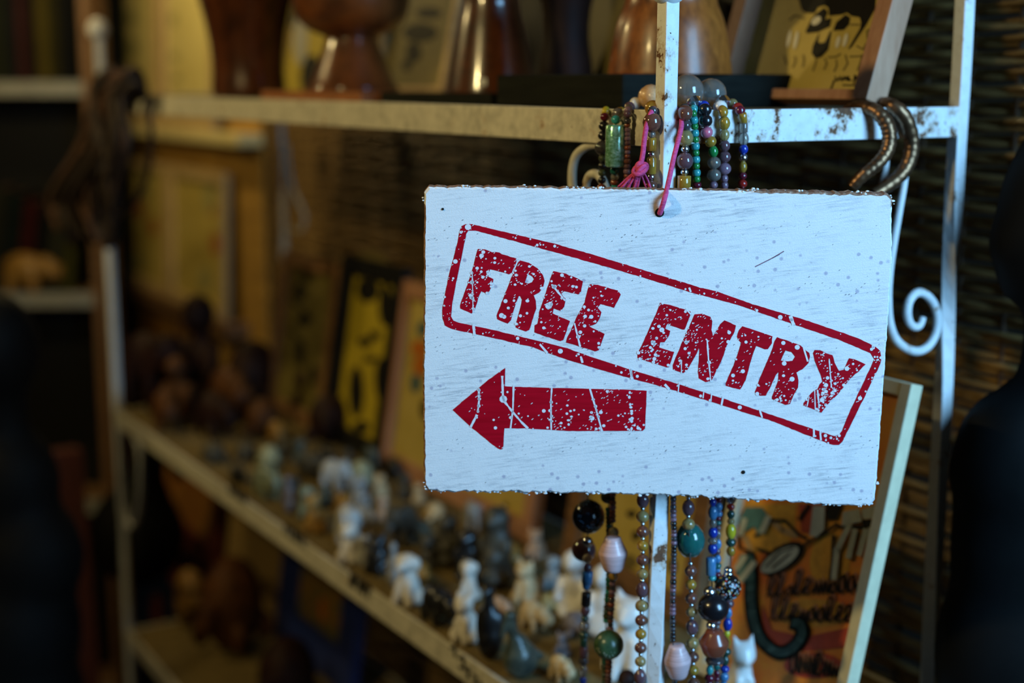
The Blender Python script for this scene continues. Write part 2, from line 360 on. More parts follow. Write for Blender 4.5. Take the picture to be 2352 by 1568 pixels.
# ------------------------------------------------------------------ white iron rack
rack = Thing('metal_rack', W(LU / 2, LV / 2, 0), 'tall white painted iron rack with three shelves, scrolls and ball topped posts', 'rack')
def post(u, v, ztop, ball_r, mat, twist, hw=0.0056, finial=True):
    mb = MB(); n = 90; vs = []; fs = []
    for i in range(n + 1):
        z = 0.0 + (ztop - ball_r * 0.8) * i / n; a = twist(z); c = W(u, v, z)
        w_ = 0.0007 * noise.noise(V3((u * 30, v * 30, z * 12)))
        for k in range(4):
            b = a + PI / 4 + k * PI / 2
            vs.append(c + (U * math.cos(b) + V * math.sin(b)) * hw * 1.414 + U * w_)
    for i in range(n):
        for k in range(4): k2 = (k + 1) % 4; fs.append((i * 4 + k, (i + 1) * 4 + k, (i + 1) * 4 + k2, i * 4 + k2))
    fs += [(0, 1, 2, 3), (n * 4 + 3, n * 4 + 2, n * 4 + 1, n * 4)]
    mb.add(vs, fs); p = rack.part('post', mb, mat, bevel=0.0008)
    if finial: rack.part('ball_finial', MB().ball(W(u, v, ztop), ball_r, 28, 18), mat, parent=p, smooth=True)
    return p
def ramp01(z, a, b): t = max(0, min(1, (z - a) / (b - a))); return t * t * (3 - 2 * t)
tw_corner = lambda z: 1.35 * ramp01(1.27 - z, 0, 0.32) + 1.2 * ramp01(0.95 - z, 0, 0.3)
tw_right = lambda z: -1.5 * ramp01(1.43 - z, 0, 0.2) - 1.2 * ramp01(1.2 - z, 0, 0.3)
tw_left = lambda z: 1.3 * ramp01(1.43 - z, 0, 0.3) + 1.2 * ramp01(0.92 - z, 0, 0.3)
post(0.0, 0.0, 1.5655, 0.0142, M['metal'], tw_corner)
post(0.0, 0.290, 1.585, 0.0142, M['metal_clean'], tw_right)
post(1.466, 0.0, 1.581, 0.0165, M['metal_clean'], tw_left)
post(1.45, 0.290, 1.565, 0.0142, M['metal_cream'], tw_left, 0.0042)
def shelf(z, mfront, mside, h=0.0255):
    rack.part('front_rim', MB().box(W(0.004, -0.005, z - h), U * (LU + 0.004), V * 0.004, Z * h), mfront, bevel=0.0006)
    rack.part('side_rim', MB().box(W(-0.005, 0.004, z - h * 0.93), V * (LV - 0.006), U * 0.004, Z * h * 0.93), mside, bevel=0.0006)
    rack.part('back_rim', MB().box(W(0.004, LV, z - h), U * (LU - 0.01), V * 0.004, Z * h), M['metal_cream'])
    rack.part('end_rim', MB().box(W(LU, 0.004, z - h), V * (LV - 0.006), U * 0.004, Z * h), M['metal_cream'])
    rack.part('shelf_plate', MB().box(W(0.0, 0.0, z - 0.006), U * LU, V * LV, Z * 0.004), M['sand'])
shelf(ZT, M['metal_cream'], M['metal_rusty'])
shelf(ZL, M['metal_cream'], M['metal'])
shelf(ZB, M['metal_cream'], M['metal'])
# scroll brackets of bent rod
def scroll(pts, r, mat, taper=True):
    p = smooth_path(pts, 7); n = len(p)
    rr = [r * (0.72 + 0.28 * min(1, i / (n * 0.25))) * (0.75 + 0.25 * min(1, (n - 1 - i) / (n * 0.2))) for i in range(n)] if taper else r
    return rack.part('scroll', MB().tube(p, rr, 10), mat, smooth=True)
scroll([onu(x, y, 0.002) for x, y in [(2082, 345), (2078, 410), (2066, 480), (2052, 560), (2042, 630), (2039, 690), (2044, 745), (2062, 785), (2098, 806), (2128, 798),
        (2148, 768), (2153, 730), (2144, 697), (2124, 675), (2104, 673), (2088, 692), (2084, 720), (2090, 742), (2103, 751), (2114, 745), (2120, 728)]], 0.0036, M['metal_clean'])
scroll([onu(x, y, 0.004) for x, y in [(2036, 345), (2034, 390), (2022, 440), (2008, 490), (1992, 550), (1985, 620)]], 0.0030, M['metal_clean'])
scroll([onv(x, y, 0.001) for x, y in [(1403, 342), (1375, 333), (1345, 338), (1322, 360), (1314, 400), (1318, 450), (1335, 500), (1360, 520), (1385, 505), (1396, 470),
        (1390, 430), (1376, 403), (1358, 400), (1347, 418), (1348, 445)]], 0.0035, M['metal_cream'])
scroll([onv(x, y, 0.0) for x, y in [(278, 985), (296, 990), (314, 1008), (322, 1045), (323, 1110), (318, 1170), (306, 1207), (294, 1200), (290, 1170)]], 0.0045, M['metal_clean'])
scroll([onv(x, y, LV) for x, y in [(660, 330), (663, 380), (672, 430), (690, 470), (700, 500), (690, 530), (668, 525)]], 0.003, M['metal_cream'])

# flat hand lettering on the lower rim (too smeared to read in the picture: strokes only)
def strokes_mesh(mapf, lines, wpx):
    mb = MB()
    for ln in lines:
        for (x0, y0), (x1, y1) in zip(ln[:-1], ln[1:]):
            dx, dy = x1 - x0, y1 - y0; L = math.hypot(dx, dy) or 1; ex, ey = dx / L * wpx * 0.4, dy / L * wpx * 0.4; nx, ny = -dy / L * wpx / 2, dx / L * wpx / 2
            mb.add([mapf(x0 - ex + nx, y0 - ey + ny), mapf(x0 - ex - nx, y0 - ey - ny), mapf(x1 + ex - nx, y1 + ey - ny), mapf(x1 + ex + nx, y1 + ey + ny)], [(0, 1, 2, 3)])
    return mb
rim_face = lambda x, y: onv(x, y, -0.0056)
def smear(x, y, n, wd, ht, slope=0.69):
    ls = []
    for i in range(n):
        gx = x + i * wd; gy = y + i * wd * slope
        k = random.choice([0, 1, 2])
        if k == 0: ls += [[(gx, gy), (gx, gy + ht)], [(gx, gy), (gx + wd * .6, gy + ht * .35), (gx, gy + ht * .55)]]
        elif k == 1: ls += [[(gx, gy), (gx, gy + ht), (gx + wd * .6, gy + ht + wd * .4)], [(gx, gy + ht * .5), (gx + wd * .5, gy + ht * .5 + wd * .35)]]
        else: ls += [[(gx, gy + ht), (gx + wd * .3, gy), (gx + wd * .65, gy + ht + wd * .4)]]
    return ls
for (x, y, n, wd, ht, wp) in [(528, 1112, 4, 9, 17, 6), (655, 1203, 5, 9.5, 22, 5), (804, 1316, 5, 10, 26, 6)]:
    rack.part('rim_writing', strokes_mesh(rim_face, smear(x, y, n, wd, ht), wp), M['ink'], stuff=True)
last = [[(1036, 1488), (1043, 1484), (1045, 1506)], [(1055, 1511), (1062, 1507), (1066, 1533), (1056, 1532)], [(1066, 1533), (1072, 1540)], [(1076, 1534), (1074, 1556)],
        [(1086, 1548), (1094, 1556), (1088, 1568), (1096, 1570)], [(1104, 1566), (1108, 1586), (1116, 1594)]]
rack.part('rim_writing', strokes_mesh(rim_face, last, 6), M['ink'], stuff=True)

# ------------------------------------------------------------------ FREE ENTRY sign
SO = aty(1512, 440, 0.955); TILT = math.radians(-5)
E2 = V3((0, math.sin(TILT), math.cos(TILT))); E1 = V3((1, 0, 0)); SN = E1.cross(E2)  # SN faces the camera (-Y)
def sp(x, y, off=0.0):
    r = ray(x, y); P = CAM + r * ((SO - CAM).dot(SN) / r.dot(SN)); return P + SN * off
sign = Thing('sign_board', sp(1512, 1160), 'white painted wooden sign reading FREE ENTRY in red, hung on the rack post', 'sign')
crn = [(984, 430), (1200, 432), (1512, 437), (1800, 440), (2040, 445), (2049, 455), (2049, 600), (2036, 800), (2022, 1000), (2010, 1148), (1998, 1163), (1900, 1160), (1750, 1150),
       (1600, 1141), (1400, 1134), (1200, 1131), (1050, 1130), (982, 1127), (974, 1116), (971, 900), (973, 700), (974, 500), (974, 442)]
out = []
for i in range(len(crn)):
    (x0, y0), (x1, y1) = crn[i], crn[(i + 1) % len(crn)]; L = math.hypot(x1 - x0, y1 - y0); n = max(1, int(L / 6))
    horiz = abs(x1 - x0) > abs(y1 - y0)
    for k in range(n):
        x = x0 + (x1 - x0) * k / n; y = y0 + (y1 - y0) * k / n; amp = 4.2 if (horiz and y > 900) else (3.0 if horiz else 1.6)
        d = amp * (noise.noise(V3((x * 0.055, y * 0.055, 3))) + 0.8 * noise.noise(V3((x * 0.15, y * 0.15, 9))))
        out.append((x, y + d) if horiz else (x + d, y))
cx, cy = 1510, 795
def inset(p, k): c_ = lambda d: max(-1, min(1, d / 300)); return (p[0] + c_(cx - p[0]) * k, p[1] + c_(cy - p[1]) * k)
n = len(out); TH = 0.0105; mb = MB()
ring0 = [sp(*inset(p, 4)) for p in out]; ring1 = [sp(*p, off=-0.0014) for p in out]; ring2 = [sp(*p) - SN * TH for p in out]
vs = ring0 + ring1 + ring2
tri = tessellate_polygon([[V3((p[0], -p[1], 0)) for p in out]])
fs = []; mi = []
for (a, b, c) in tri:
    nn = (ring0[b] - ring0[a]).cross(ring0[c] - ring0[a]); fs.append((a, b, c) if nn.dot(SN) > 0 else (a, c, b)); mi.append(0)
for i in range(n):
    j = (i + 1) % n; fs += [(i, n + i, n + j, j), (n + i, 2 * n + i, 2 * n + j, n + j)]; mi += [1 if (out[i][0] < 990 and out[i][1] > 470) or (out[i][1] < 470 and out[i][0] > 1730) else 0, 1]
for (a, b, c) in tri: fs.append((2 * n + a, 2 * n + b, 2 * n + c)); mi.append(1)
mb.add(vs, fs); mb.mi = mi
sign.part('board', mb, [M['sign_white'], M['sign_edge']])
z1 = lambda L: [(1000 + x / 4.9, 500 + y / 4.9) for x, y in L]
z2 = lambda L: [(1440 + x / 3.92, 660 + y / 3.92) for x, y in L]
z3 = lambda L: [(1000 + x / 4.704, 820 + y / 4.704) for x, y in L]
letters = [
 (z1([(480,352),(560,355),(640,385),(720,388),(745,405),(915,460),(910,500),(860,615),(830,635),(690,595),(615,580),(595,660),(655,690),(640,760),(600,850),(575,853),(520,825),(490,880),(450,1020),(405,1075),(280,1020),(278,985),(395,655),(430,540),(440,490)]), None),
 (z1([(955,478),(1050,505),(1150,565),(1210,640),(1230,710),(1215,780),(1170,840),(1110,870),(1130,935),(1135,1020),(1110,1090),(1060,1260),(1015,1280),(905,1235),(905,1200),(960,1000),(975,920),(955,880),(940,885),(905,960),(850,1150),(815,1190),(695,1140),(690,1100),(760,920),(870,640),(930,500)]),
  z1([(1040,630),(1090,660),(1108,690),(1090,725),(1045,742),(1010,725)])),
 (z1([(1330,598),(1470,630),(1600,680),(1660,715),(1640,840),(1610,862),(1450,825),(1415,850),(1440,890),(1465,910),(1450,1000),(1410,1048),(1330,1020),(1320,1075),(1515,1160),(1440,1375),(1410,1390),(1115,1290),(1120,1210),(1150,1190),(1170,1060),(1270,760),(1310,640)]), None),
 (z1([(1740,745),(1830,755),(2050,815),(2090,860),(2070,900),(2010,1010),(1860,970),(1825,1010),(1870,1060),(1850,1130),(1810,1192),(1730,1220),(1905,1305),(1840,1490),(1800,1502),(1470,1400),(1480,1360),(1560,1200),(1580,1140),(1680,950),(1715,800)]), None),
 (z2([(300,138),(420,165),(575,215),(570,250),(520,378),(500,378),(360,330),(345,370),(390,390),(380,430),(340,490),(300,495),(290,540),(425,580),(380,715),(360,718),(95,635),(95,600),(180,420),(260,240)]), None),
 (z2([(610,240),(680,235),(750,265),(770,300),(760,380),(775,440),(840,330),(880,295),(930,315),(980,340),(970,400),(900,520),(850,660),(790,780),(760,835),(710,852),(645,815),(640,760),(650,620),(650,540),(630,590),(545,740),(510,770),(415,740),(412,700),(490,510),(570,330)]), None),
 (z2([(1040,348),(1130,375),(1310,440),(1305,500),(1270,555),(1240,555),(1165,525),(1140,580),(1110,680),(1070,830),(1020,918),(890,885),(890,860),(960,700),(1030,500),(1000,465),(990,440),(1010,380)]), None),
 (z2([(1350,448),(1440,475),(1560,520),(1640,590),(1650,620),(1635,680),(1580,735),(1525,765),(1545,830),(1540,900),(1500,970),(1470,1050),(1425,1055),(1305,1005),(1305,985),(1360,840),(1365,760),(1340,790),(1300,880),(1250,975),(1200,975),(1150,945),(1200,810),(1290,600),(1330,480)]),
  z2([(1425,568),(1480,580),(1515,620),(1490,660),(1450,665),(1385,655)])),
 (z2([(1690,562),(1740,565),(1790,590),(1850,610),(1880,700),(1910,750),(1950,740),(2000,635),(2050,645),(2150,690),(2080,760),(2010,820),(1900,960),(1810,1050),(1750,1125),(1660,1090),(1590,1060),(1590,1040),(1680,930),(1720,910),(1735,870),(1760,845),(1740,780),(1690,660),(1675,590)]), None)]
border = ([(1070,514),(1086,515),(1187,539),(1265,557),(1347,580),(1439,608),(1530,636),(1608,660),(1644,668),(1728,698),(1858,737),(1971,776),(2011,796),(2022,806),(2024,820),(2022,835),(2001,879),(1971,941),(1945,994),(1935,1014),(1927,1021),(1915,1022),(1879,1009),(1772,966),(1657,930),(1552,897),(1500,882),(1440,866),(1366,845),(1285,820),(1224,797),(1160,782),(1102,769),(1037,755),(1022,747),(1016,731),(1017,704),(1031,631),(1051,557),(1055,533),(1061,519)],
          [(1076,529),(1092,529),(1184,554),(1286,582),(1439,625.5),(1510,647),(1580,669),(1695,700),(1818,743),(1925,779),(1999,810.5),(2008,825),(1983,879),(1948,953),(1934,989),(1926,999),(1916,1001),(1889,992),(1746,943),(1619,901),(1540,876),(1440,846),(1361,820),(1296,797),(1210,776),(1127,756),(1052,740),(1041,736),(1036,726),(1039,694),(1063,575),(1071,537)])
arrow = (z3([(185,568),(580,240),(755,115),(752,315),(1250,330),(2100,350),(2285,362),(2272,600),(2265,770),(2240,795),(1450,798),(1000,770),(745,768),(735,970),(725,992),(705,998),(670,985),(380,750)]), None)
def wob(L, amp=1.1, step=7):
    r = []
    for i in range(len(L)):
        (x0, y0), (x1, y1) = L[i], L[(i + 1) % len(L)]; k = max(1, int(math.hypot(x1 - x0, y1 - y0) / step))
        for j in range(k):
            x, y = x0 + (x1 - x0) * j / k, y0 + (y1 - y0) * j / k
            r.append((x + amp * noise.noise(V3((x * .09, y * .09, 1))), y + amp * noise.noise(V3((x * .09, y * .09, 5)))))
    return r
def flat_poly(mapf, outer, hole=None, mb=None, off=0.0):
    mb = mb or MB(); loops = [outer] + ([hole] if hole else []); pts = [p for l in loops for p in l]
    vs = [mapf(x, y) for x, y in pts]
    fs = []
    for (a, b, c) in tessellate_polygon([[V3((x, -y, 0)) for x, y in l] for l in loops]):
        nn = (vs[b] - vs[a]).cross(vs[c] - vs[a]); fs.append((a, b, c) if nn.dot(vs[a] - CAM) < 0 else (a, c, b))
    return mb.add(vs, fs)
red1 = lambda x, y: sp(x, y, 0.00018)
for o_, h_ in letters: sign.part('letter', flat_poly(red1, wob(o_), wob(h_) if h_ else None), M['sign_red'])
sign.part('border_line', flat_poly(red1, wob(*border[:1]), wob(border[1])), M['sign_red'])
sign.part('arrow', flat_poly(red1, wob(arrow[0], 0.8), None), M['sign_red'])
# white spatter and scrapes over the red
def inside(p, poly):
    x, y = p; c = False; j = len(poly) - 1
    for i in range(len(poly)):
        xi, yi = poly[i]; xj, yj = poly[j]
        if (yi > y) != (yj > y) and x < (xj - xi) * (y - yi) / (yj - yi) + xi: c = not c
        j = i
    return c
polys = [l[0] for l in letters] + [arrow[0]]
dens = [1.0, .8, .9, .8, 1.5, 1.2, .5, .7, 1.6, .45]
spl = MB(); sp2 = lambda x, y: sp(x, y, 0.00034)
def dot(x, y, rx, ry, ang=0):
    k = 9; ca, sa = math.cos(ang), math.sin(ang)
    pts = [(x + rx * math.cos(a) * ca - ry * math.sin(a) * sa, y + rx * math.cos(a) * sa + ry * math.sin(a) * ca) for a in [2 * PI * i / k for i in range(k)]]
    spl.add([sp2(*p) for p in pts], [tuple(range(k - 1, -1, -1))])
rnd = random.Random(5)
for poly, dn in zip(polys, dens):
    xs = [p[0] for p in poly]; ys = [p[1] for p in poly]; area = (max(xs) - min(xs)) * (max(ys) - min(ys)); got = 0; want = int(area / 235 * dn); tries = 0
    cl = [(rnd.uniform(min(xs), max(xs)), rnd.uniform(min(ys), max(ys))) for _ in range(4)]
    while got < want and tries < 9000:
        tries += 1
        if rnd.random() < .5:
            c0 = rnd.choice(cl); x, y = rnd.gauss(c0[0], 16), rnd.gauss(c0[1], 22)
        else: x, y = rnd.uniform(min(xs), max(xs)), rnd.uniform(min(ys), max(ys))
        if not inside((x, y), poly): continue
        got += 1
        if rnd.random() < 0.45: dot(x, y, rnd.uniform(1.6, 3.2), rnd.uniform(.6, 1.0), -0.62)
        else:
            r = 1.0 + 3.7 * rnd.random() ** 3.0; dot(x, y, r, r * rnd.uniform(.8, 1))
bl = border
for i in range(330):
    k = rnd.randrange(len(bl[0])); (x0, y0), (x1, y1) = bl[0][k], bl[0][(k + 1) % len(bl[0])]; s_ = rnd.random()
    x, y = x0 + (x1 - x0) * s_, y0 + (y1 - y0) * s_; x += rnd.uniform(-17, 17); y += rnd.uniform(-19, 19)
    if inside((x, y), bl[0]) and not inside((x, y), bl[1]):
        if rnd.random() < .4: dot(x, y, rnd.uniform(1.6, 3), .8, -0.62)
        else: r = 1 + 3.2 * rnd.random() ** 2.5; dot(x, y, r, r)
for (x, y, r) in [(1106, 587, 5.5), (1046, 600, 5.5), (1109, 636, 4), (1084, 648, 5), (1085, 684, 4.5), (1260, 702, 8), (1264, 698, 6), (1161, 691, 5), (1152, 724, 6), (1158, 727, 5), (1272, 658, 5), (1358, 727, 5), (1328, 773, 5),
                  (1520, 757, 6), (1500, 788, 5), (1706, 852, 5), (1799, 787, 5), (1831, 797, 6), (1801, 834, 5.5), (1819, 870, 6), (1897, 884, 5), (1888, 918, 5.5), (1945, 846, 5.5), (1792, 728, 5.5), (1975, 914, 5), (1699, 935, 5),
                  (1156, 916, 9), (1360, 960, 5.5), (1380, 946, 4.5), (1249, 943, 4.5), (1266, 923, 4), (1138, 982, 4), (1075, 521, 7.5), (1287, 806, 6)]: dot(x, y, r, r * .95)
def scrape(L, wd, dots=False):
    for (x0, y0), (x1, y1) in zip(L[:-1], L[1:]):
        k = max(1, int(math.hypot(x1 - x0, y1 - y0) / 7)); pp = []
        for i in range(k + 1):
            s_ = i / k; ww = wd * (0.7 + 0.6 * noise.noise(V3((x0 + i * 3.1, y0, 2))) + .2)
            pp.append((x0 + (x1 - x0) * s_, y0 + (y1 - y0) * s_, max(.6, ww)))
        L_ = math.hypot(x1 - x0, y1 - y0) or 1; nx, ny = -(y1 - y0) / L_, (x1 - x0) / L_
        vs = []
        for x, y, ww in pp: vs += [sp2(x + nx * ww / 2, y + ny * ww / 2), sp2(x - nx * ww / 2, y - ny * ww / 2)]
        fs = []
        for i in range(k):
            f = (2 * i, 2 * i + 1, 2 * i + 3, 2 * i + 2); nn = (vs[f[1]] - vs[f[0]]).cross(vs[f[2]] - vs[f[0]]); fs.append(f if nn.dot(SN) > 0 else f[::-1])
        spl.add(vs, fs)
for L, wd in [(z3([(722,200),(730,420),(740,470),(835,590),(930,700),(1000,768)]),5.5),(z3([(845,305),(838,560),(812,768)]),4.2),(z3([(1258,325),(1248,480),(1252,785)]),4),
              (z3([(1668,335),(1735,560),(1800,798)]),4.2),(z3([(470,335),(472,470),(458,590)]),4.5),(z3([(450,620),(380,755)]),6),(z1([(415,600),(420,850),(425,1060)]),3),(z1([(428,1195),(440,1320)]),6),
              (z1([(1310,750),(1460,930)]),4.5),(z1([(1565,1185),(1630,1450)]),4.5),(z1([(1175,1420),(1260,1520)]),6),(z2([(722,470),(735,660),(755,845)]),3.5),(z2([(1588,535),(1628,665)]),4.5),
              (z2([(1820,640),(1840,900)]),3),(z2([(1690,925),(1695,1100)]),3),(z2([(1715,920),(1730,1085)]),3.5),(z2([(1640,980),(1620,1070)]),2.5),(z2([(1470,255),(1500,335)]),9),(z2([(32,730),(48,805)]),4),(z2([(470,855),(460,945)]),3),
              (z2([(692,935),(684,995)]),3),(z2([(762,950),(755,1025)]),3),(z2([(866,980),(850,1060)]),5),(z2([(1192,1095),(1218,1170)]),4),(z2([(1682,1270),(1684,1345)]),5),(z2([(1738,1285),(1746,1375)]),4),
              (z2([(340,870),(380,915)]),7),(z2([(560,0),(575,40)]),5),(z2([(490,650),(490,770)]),2.5),(z3([(1570,-10),(1590,60)]),6),(z3([(2108,120),(2125,240)]),6),(z2([(530,190),(575,240)]),4)]:
    scrape(L, wd)
for (x, y) in z3([(470,355),(470,400),(475,450),(470,525),(460,585),(445,650),(1250,485),(1255,635),(1255,690),(1705,455),(1730,530),(1740,570),(1760,640),(2100,380),(2095,430),(2105,510),(2112,540),(2120,580),(2120,605),(2125,660),(2120,690),(2150,735),(2120,770),(1470,640),(1440,725),(1438,680),(1460,580),(1425,520)]) + z1([(412,728),(420,900),(425,1020),(410,620)]):
    dot(x, y, rnd.uniform(2.6, 4.2), rnd.uniform(2.4, 4))
sign.part('white_spatter', spl, M['splat'], stuff=True)
for (x, y, r) in [(1017, 480, 3), (1707, 1084, 5)]:
    sign.part('nail_head', MB().lathe(sp(x, y, 0.0001), [(r * .0003, 0), (r * .00022, 0.0006)], 10, SN), M['ink'])
hole = MB().lathe(sp(1515, 488, 0.0002), [(0.0032, 0), (0.0028, 0.0002)], 14, SN)
sign.part('cord_hole', hole, M['ink'])
crumbs = MB(); rc = random.Random(11)
for i in range(len(out)):
    x, y = out[i]; top = y < 470; bot = y > 1100
    if not (top or bot) or rc.random() < .25 or noise.noise(V3((x * .02, y * .02, 4))) < .02: continue
    for _ in range(rc.choice([1, 1, 2])):
        r = rc.uniform(.0003, .0009); P_ = sp(x + rc.uniform(-4, 4), y + rc.uniform(-3, 2) * (1 if top else -1)) - SN * rc.uniform(.0005, .008 if top else .003)
        crumbs.ball(P_, (r * rc.uniform(1, 2.2), r, r), 6, 4)
sign.part('paint_crumbs', crumbs, M['sign_white'], smooth=True, stuff=True)
# faint lilac graze at the upper right
sign.part('graze', strokes_mesh(lambda x, y: sp(x, y, 0.00016), [[(1735, 612), (1765, 597), (1790, 584)], [(1775, 592), (1800, 577)]], 2.2), BC['mauve'])

# ------------------------------------------------------------------ pink cord with knot and tassel
cord = Thing('pink_cord', W(0, 0, 1.45), 'pink cotton cord tying the sign to the white post, with frayed knot', 'cord')
pc = W(0, 0, 0)
def cp(x, y, d): return aty(x, y, d)
path = [sp(1515, 490, 0.0005), sp(1518, 478, 0.003), sp(1526, 450, 0.0042), cp(1535, 420, 0.966), cp(1548, 360, 0.976), cp(1562, 305, 0.986), cp(1566, 280, 0.995), cp(1563, 262, 1.006), cp(1545, 246, 1.0155), cp(1518, 240, 1.0150), cp(1505, 244, 1.005),
        cp(1496, 258, 0.995), cp(1486, 285, 0.992), cp(1480, 320, 0.992), cp(1477, 350, 0.992), cp(1472, 378, 0.991)]
cord.part('cord_loop', MB().tube(smooth_path(path, 6), 0.0018, 10), M['pink_cord'], smooth=True)
k0 = cp(1470, 388, 0.990)
mb = MB(); mb.ball(k0, (0.0042, 0.004, 0.0058), 16, 10)
mb.tube([k0 + V3((0.0045 * math.cos(a), -0.002 + 0.0035 * math.sin(a), 0.0035 * math.sin(a * 1.0 + 0.6))) for a in [2 * PI * i / 16 for i in range(17)]], 0.0017, 8)
mb.tube([k0 + V3((0.0035 * math.cos(a), -0.001 + 0.0042 * math.sin(a), -0.0015 + 0.004 * math.cos(a + .5))) for a in [2 * PI * i / 16 for i in range(17)]], 0.0016, 8)
cord.part('knot', mb, M['pink_cord'], smooth=True)
for (tx, ty, kk) in [(1425, 430, 5), (1440, 436, 5), (1452, 438, 4), (1458, 442, 3), (1494, 434, 3), (1490, 437, 3)]:
    for j in range(kk):
        e = cp(tx + rnd.uniform(-6, 6), ty + rnd.uniform(-4, 4), 0.992 + rnd.uniform(-.002, .002)); m_ = k0.lerp(e, .5) + V3((rnd.uniform(-.001, .001), 0, 0.0015))
        cord.part('tassel_strand', MB().tube(smooth_path([k0, m_, e], 4), 0.0007, 6), M['pink_cord'], smooth=True)

# ------------------------------------------------------------------ bead necklaces hung over the rim
def unit_mesh(name, prof, n=16):
    return MB().lathe((0, 0, 0), prof, n)
SPH = [(math.sin(PI * i / 12) if 0 < i < 12 else 0.18, -math.cos(PI * i / 12) * .97) for i in range(13)]
CYL = [(.3, -1), (.85, -1), (1, -.92), (1, .92), (.85, 1), (.3, 1)]
BIC = [(.3, -1), (.55, -.98), (.62, -.8), (1, -.15), (1, .05), (.72, .8), (.6, .98), (.3, 1)]
SEED = [(.4, -.8), (.85, -.7), (1, -.2), (1, .2), (.85, .7), (.4, .8)]
OVAL = [(.25, -1), (.6, -.88), (.9, -.45), (1, 0), (.9, .45), (.6, .88), (.25, 1)]
protos = {}
def bead_mesh(shape, mat):
    k = (shape, mat)
    if k not in protos:
        prof, n = {'s': (SPH, 18), 'c': (CYL, 18), 'b': (BIC, 24), 'e': (SEED, 10), 'o': (OVAL, 16), 'f': (OVAL, 6)}[shape]
        protos[k] = unit_mesh('bead', prof, n).mesh('bead', BC[mat], smooth=(shape != 'f'))
    return protos[k]
NECK = 'bead necklaces over the rack corner'
def necklace(label, pts, seq, fill, special=(), name='bead_necklace', seedr=0.0026):
    """pts: world path top to bottom; seq: beads listed from the top; fill: repeated to the end; special: (path point, shape, material, r, h)"""
    T = Thing(name, pts[0], label, 'necklace', NECK)
    path = smooth_path(pts, 10); cum = [0]
    for a, b in zip(path[:-1], path[1:]): cum.append(cum[-1] + (b - a).length)
    T.part('thread', MB().tube(path, 0.0005, 5), M['thread'], smooth=True)
    def at(s):
        for i in range(len(cum) - 1):
            if cum[i + 1] >= s: k = (s - cum[i]) / max(1e-9, cum[i + 1] - cum[i]); return path[i].lerp(path[i + 1], k), (path[i + 1] - path[i]).normalized()
        return path[-1], (path[-1] - path[-2]).normalized()
    def put(P, d, shape, mat, r, h):
        o = bpy.data.objects.new('bead', bead_mesh(shape, mat)); COL.objects.link(o); o.parent = T.o; o.location = P - T.base
        o.rotation_mode = 'QUATERNION'; o.rotation_quaternion = d.to_track_quat('Z', 'Y'); o.scale = (r, r, h)
    occupied = []
    for (P, shape, mat, r, h) in special:
        best = min(range(len(path)), key=lambda i: (path[i] - P).length); d = (path[min(best + 1, len(path) - 1)] - path[max(best - 1, 0)]).normalized()
        put(P, d, shape, mat, r, h); occupied.append((cum[best] - h, cum[best] + h))
    s = 0.001; i = 0; cnt = 0
    R = random.Random(len(label))
    while s < cum[-1] - 0.004 and cnt < 230:
        b = seq[i] if i < len(seq) else fill[(i - len(seq)) % len(fill)] if not callable(fill) else fill(R)
        i += 1; shape, mat, r, h = b
        hit = [o_ for o_ in occupied if o_[0] < s + h * 1.6 and o_[1] > s + h * .4]
        if hit: s = max(s + 0.0003, hit[0][1]); i -= 1; occupied.remove(hit[0]); continue
        P, d = at(s + h); put(P, d, shape, mat, r, h); s += 2 * h * (0.93 if shape in 'sob' else 0.97 if shape != 'e' else .82); cnt += 1
    return T
def mixfill(cols, rmin, rmax, shapes='so'):
    def f(R):
        r = R.uniform(rmin, rmax); sh = R.choice(shapes); return (sh, R.choice(cols), r, r * (R.uniform(.8, 1.0) if sh in 'sf' else R.uniform(1.0, 1.5) if sh != 'e' else .8))
    return f
L_ = lambda x, y, v=-0.0105: onv(x, y, v)
R_ = lambda x, y, u=-0.0105: onu(x, y, u)
S = lambda m, r: ('s', m, r, r * .95)
# 1 dark seeds with big black lumps
necklace('leftmost bead string, dark olive and black glass with big black lumps below the sign',
    [onv(1392, 252, 0.002), L_(1390, 262), L_(1385, 320), L_(1383, 400), L_(1372, 700), L_(1352, 1100), L_(1350, 1300), L_(1342, 1450), L_(1338, 1600)],
    [('e','yellow',.0028,.003)]*4 + [S('wine',.0035), S('black',.004), S('black',.004), S('smoke',.006), S('olive',.003), S('black',.003), S('olive',.003), S('black',.003), S('rust',.0035), S('mauve',.0045), S('olive',.003), S('blue',.003), S('white',.0055)],
    mixfill(['black', 'plum', 'sky', 'blue', 'wine', 'dgreen', 'amber', 'smoke', 'clear', 'rust'], .0028, .0045, 'soc'),
    [(L_(1352, 1186, -0.016), 's', 'fleck', .0128, .0135), (L_(1341, 1262, -0.014), 's', 'plum', .0095, .0095), (L_(1350, 1244, -0.024), 's', 'silver', .0042, .004), (L_(1349, 1282, -0.022), 's', 'cream', .0036, .0036), (L_(1347, 1342), 'o', 'sky', .0034, .0045)])
# 2 green cylinder and teal seeds
necklace('bead string with long silvery green glass cylinder on top and green ball below',
    [onv(1428, 254, 0.002), L_(1418, 262), L_(1414, 285, -.013), L_(1412, 385, -.013), L_(1412, 440), L_(1405, 700), L_(1398, 1120), L_(1400, 1300), L_(1392, 1430), L_(1388, 1600)],
    [S('yellow',.003), S('amber',.0035), S('clear',.0042), S('turq',.0035), S('teal',.0035), ('e','clear',.0032,.0024), ('e','rust',.0032,.0024)],
    mixfill(['teal', 'dgreen', 'turq', 'teal', 'olive', 'smoke'], .0022, .0030, 'e'),
    [(L_(1414, 335, -0.0155), 'c', 'foil', .0074, .0150), (L_(1398, 1480, -0.017), 's', 'ggreen', .0115, .0115), (L_(1396, 1140), 's', 'olive', .0055, .0055)])
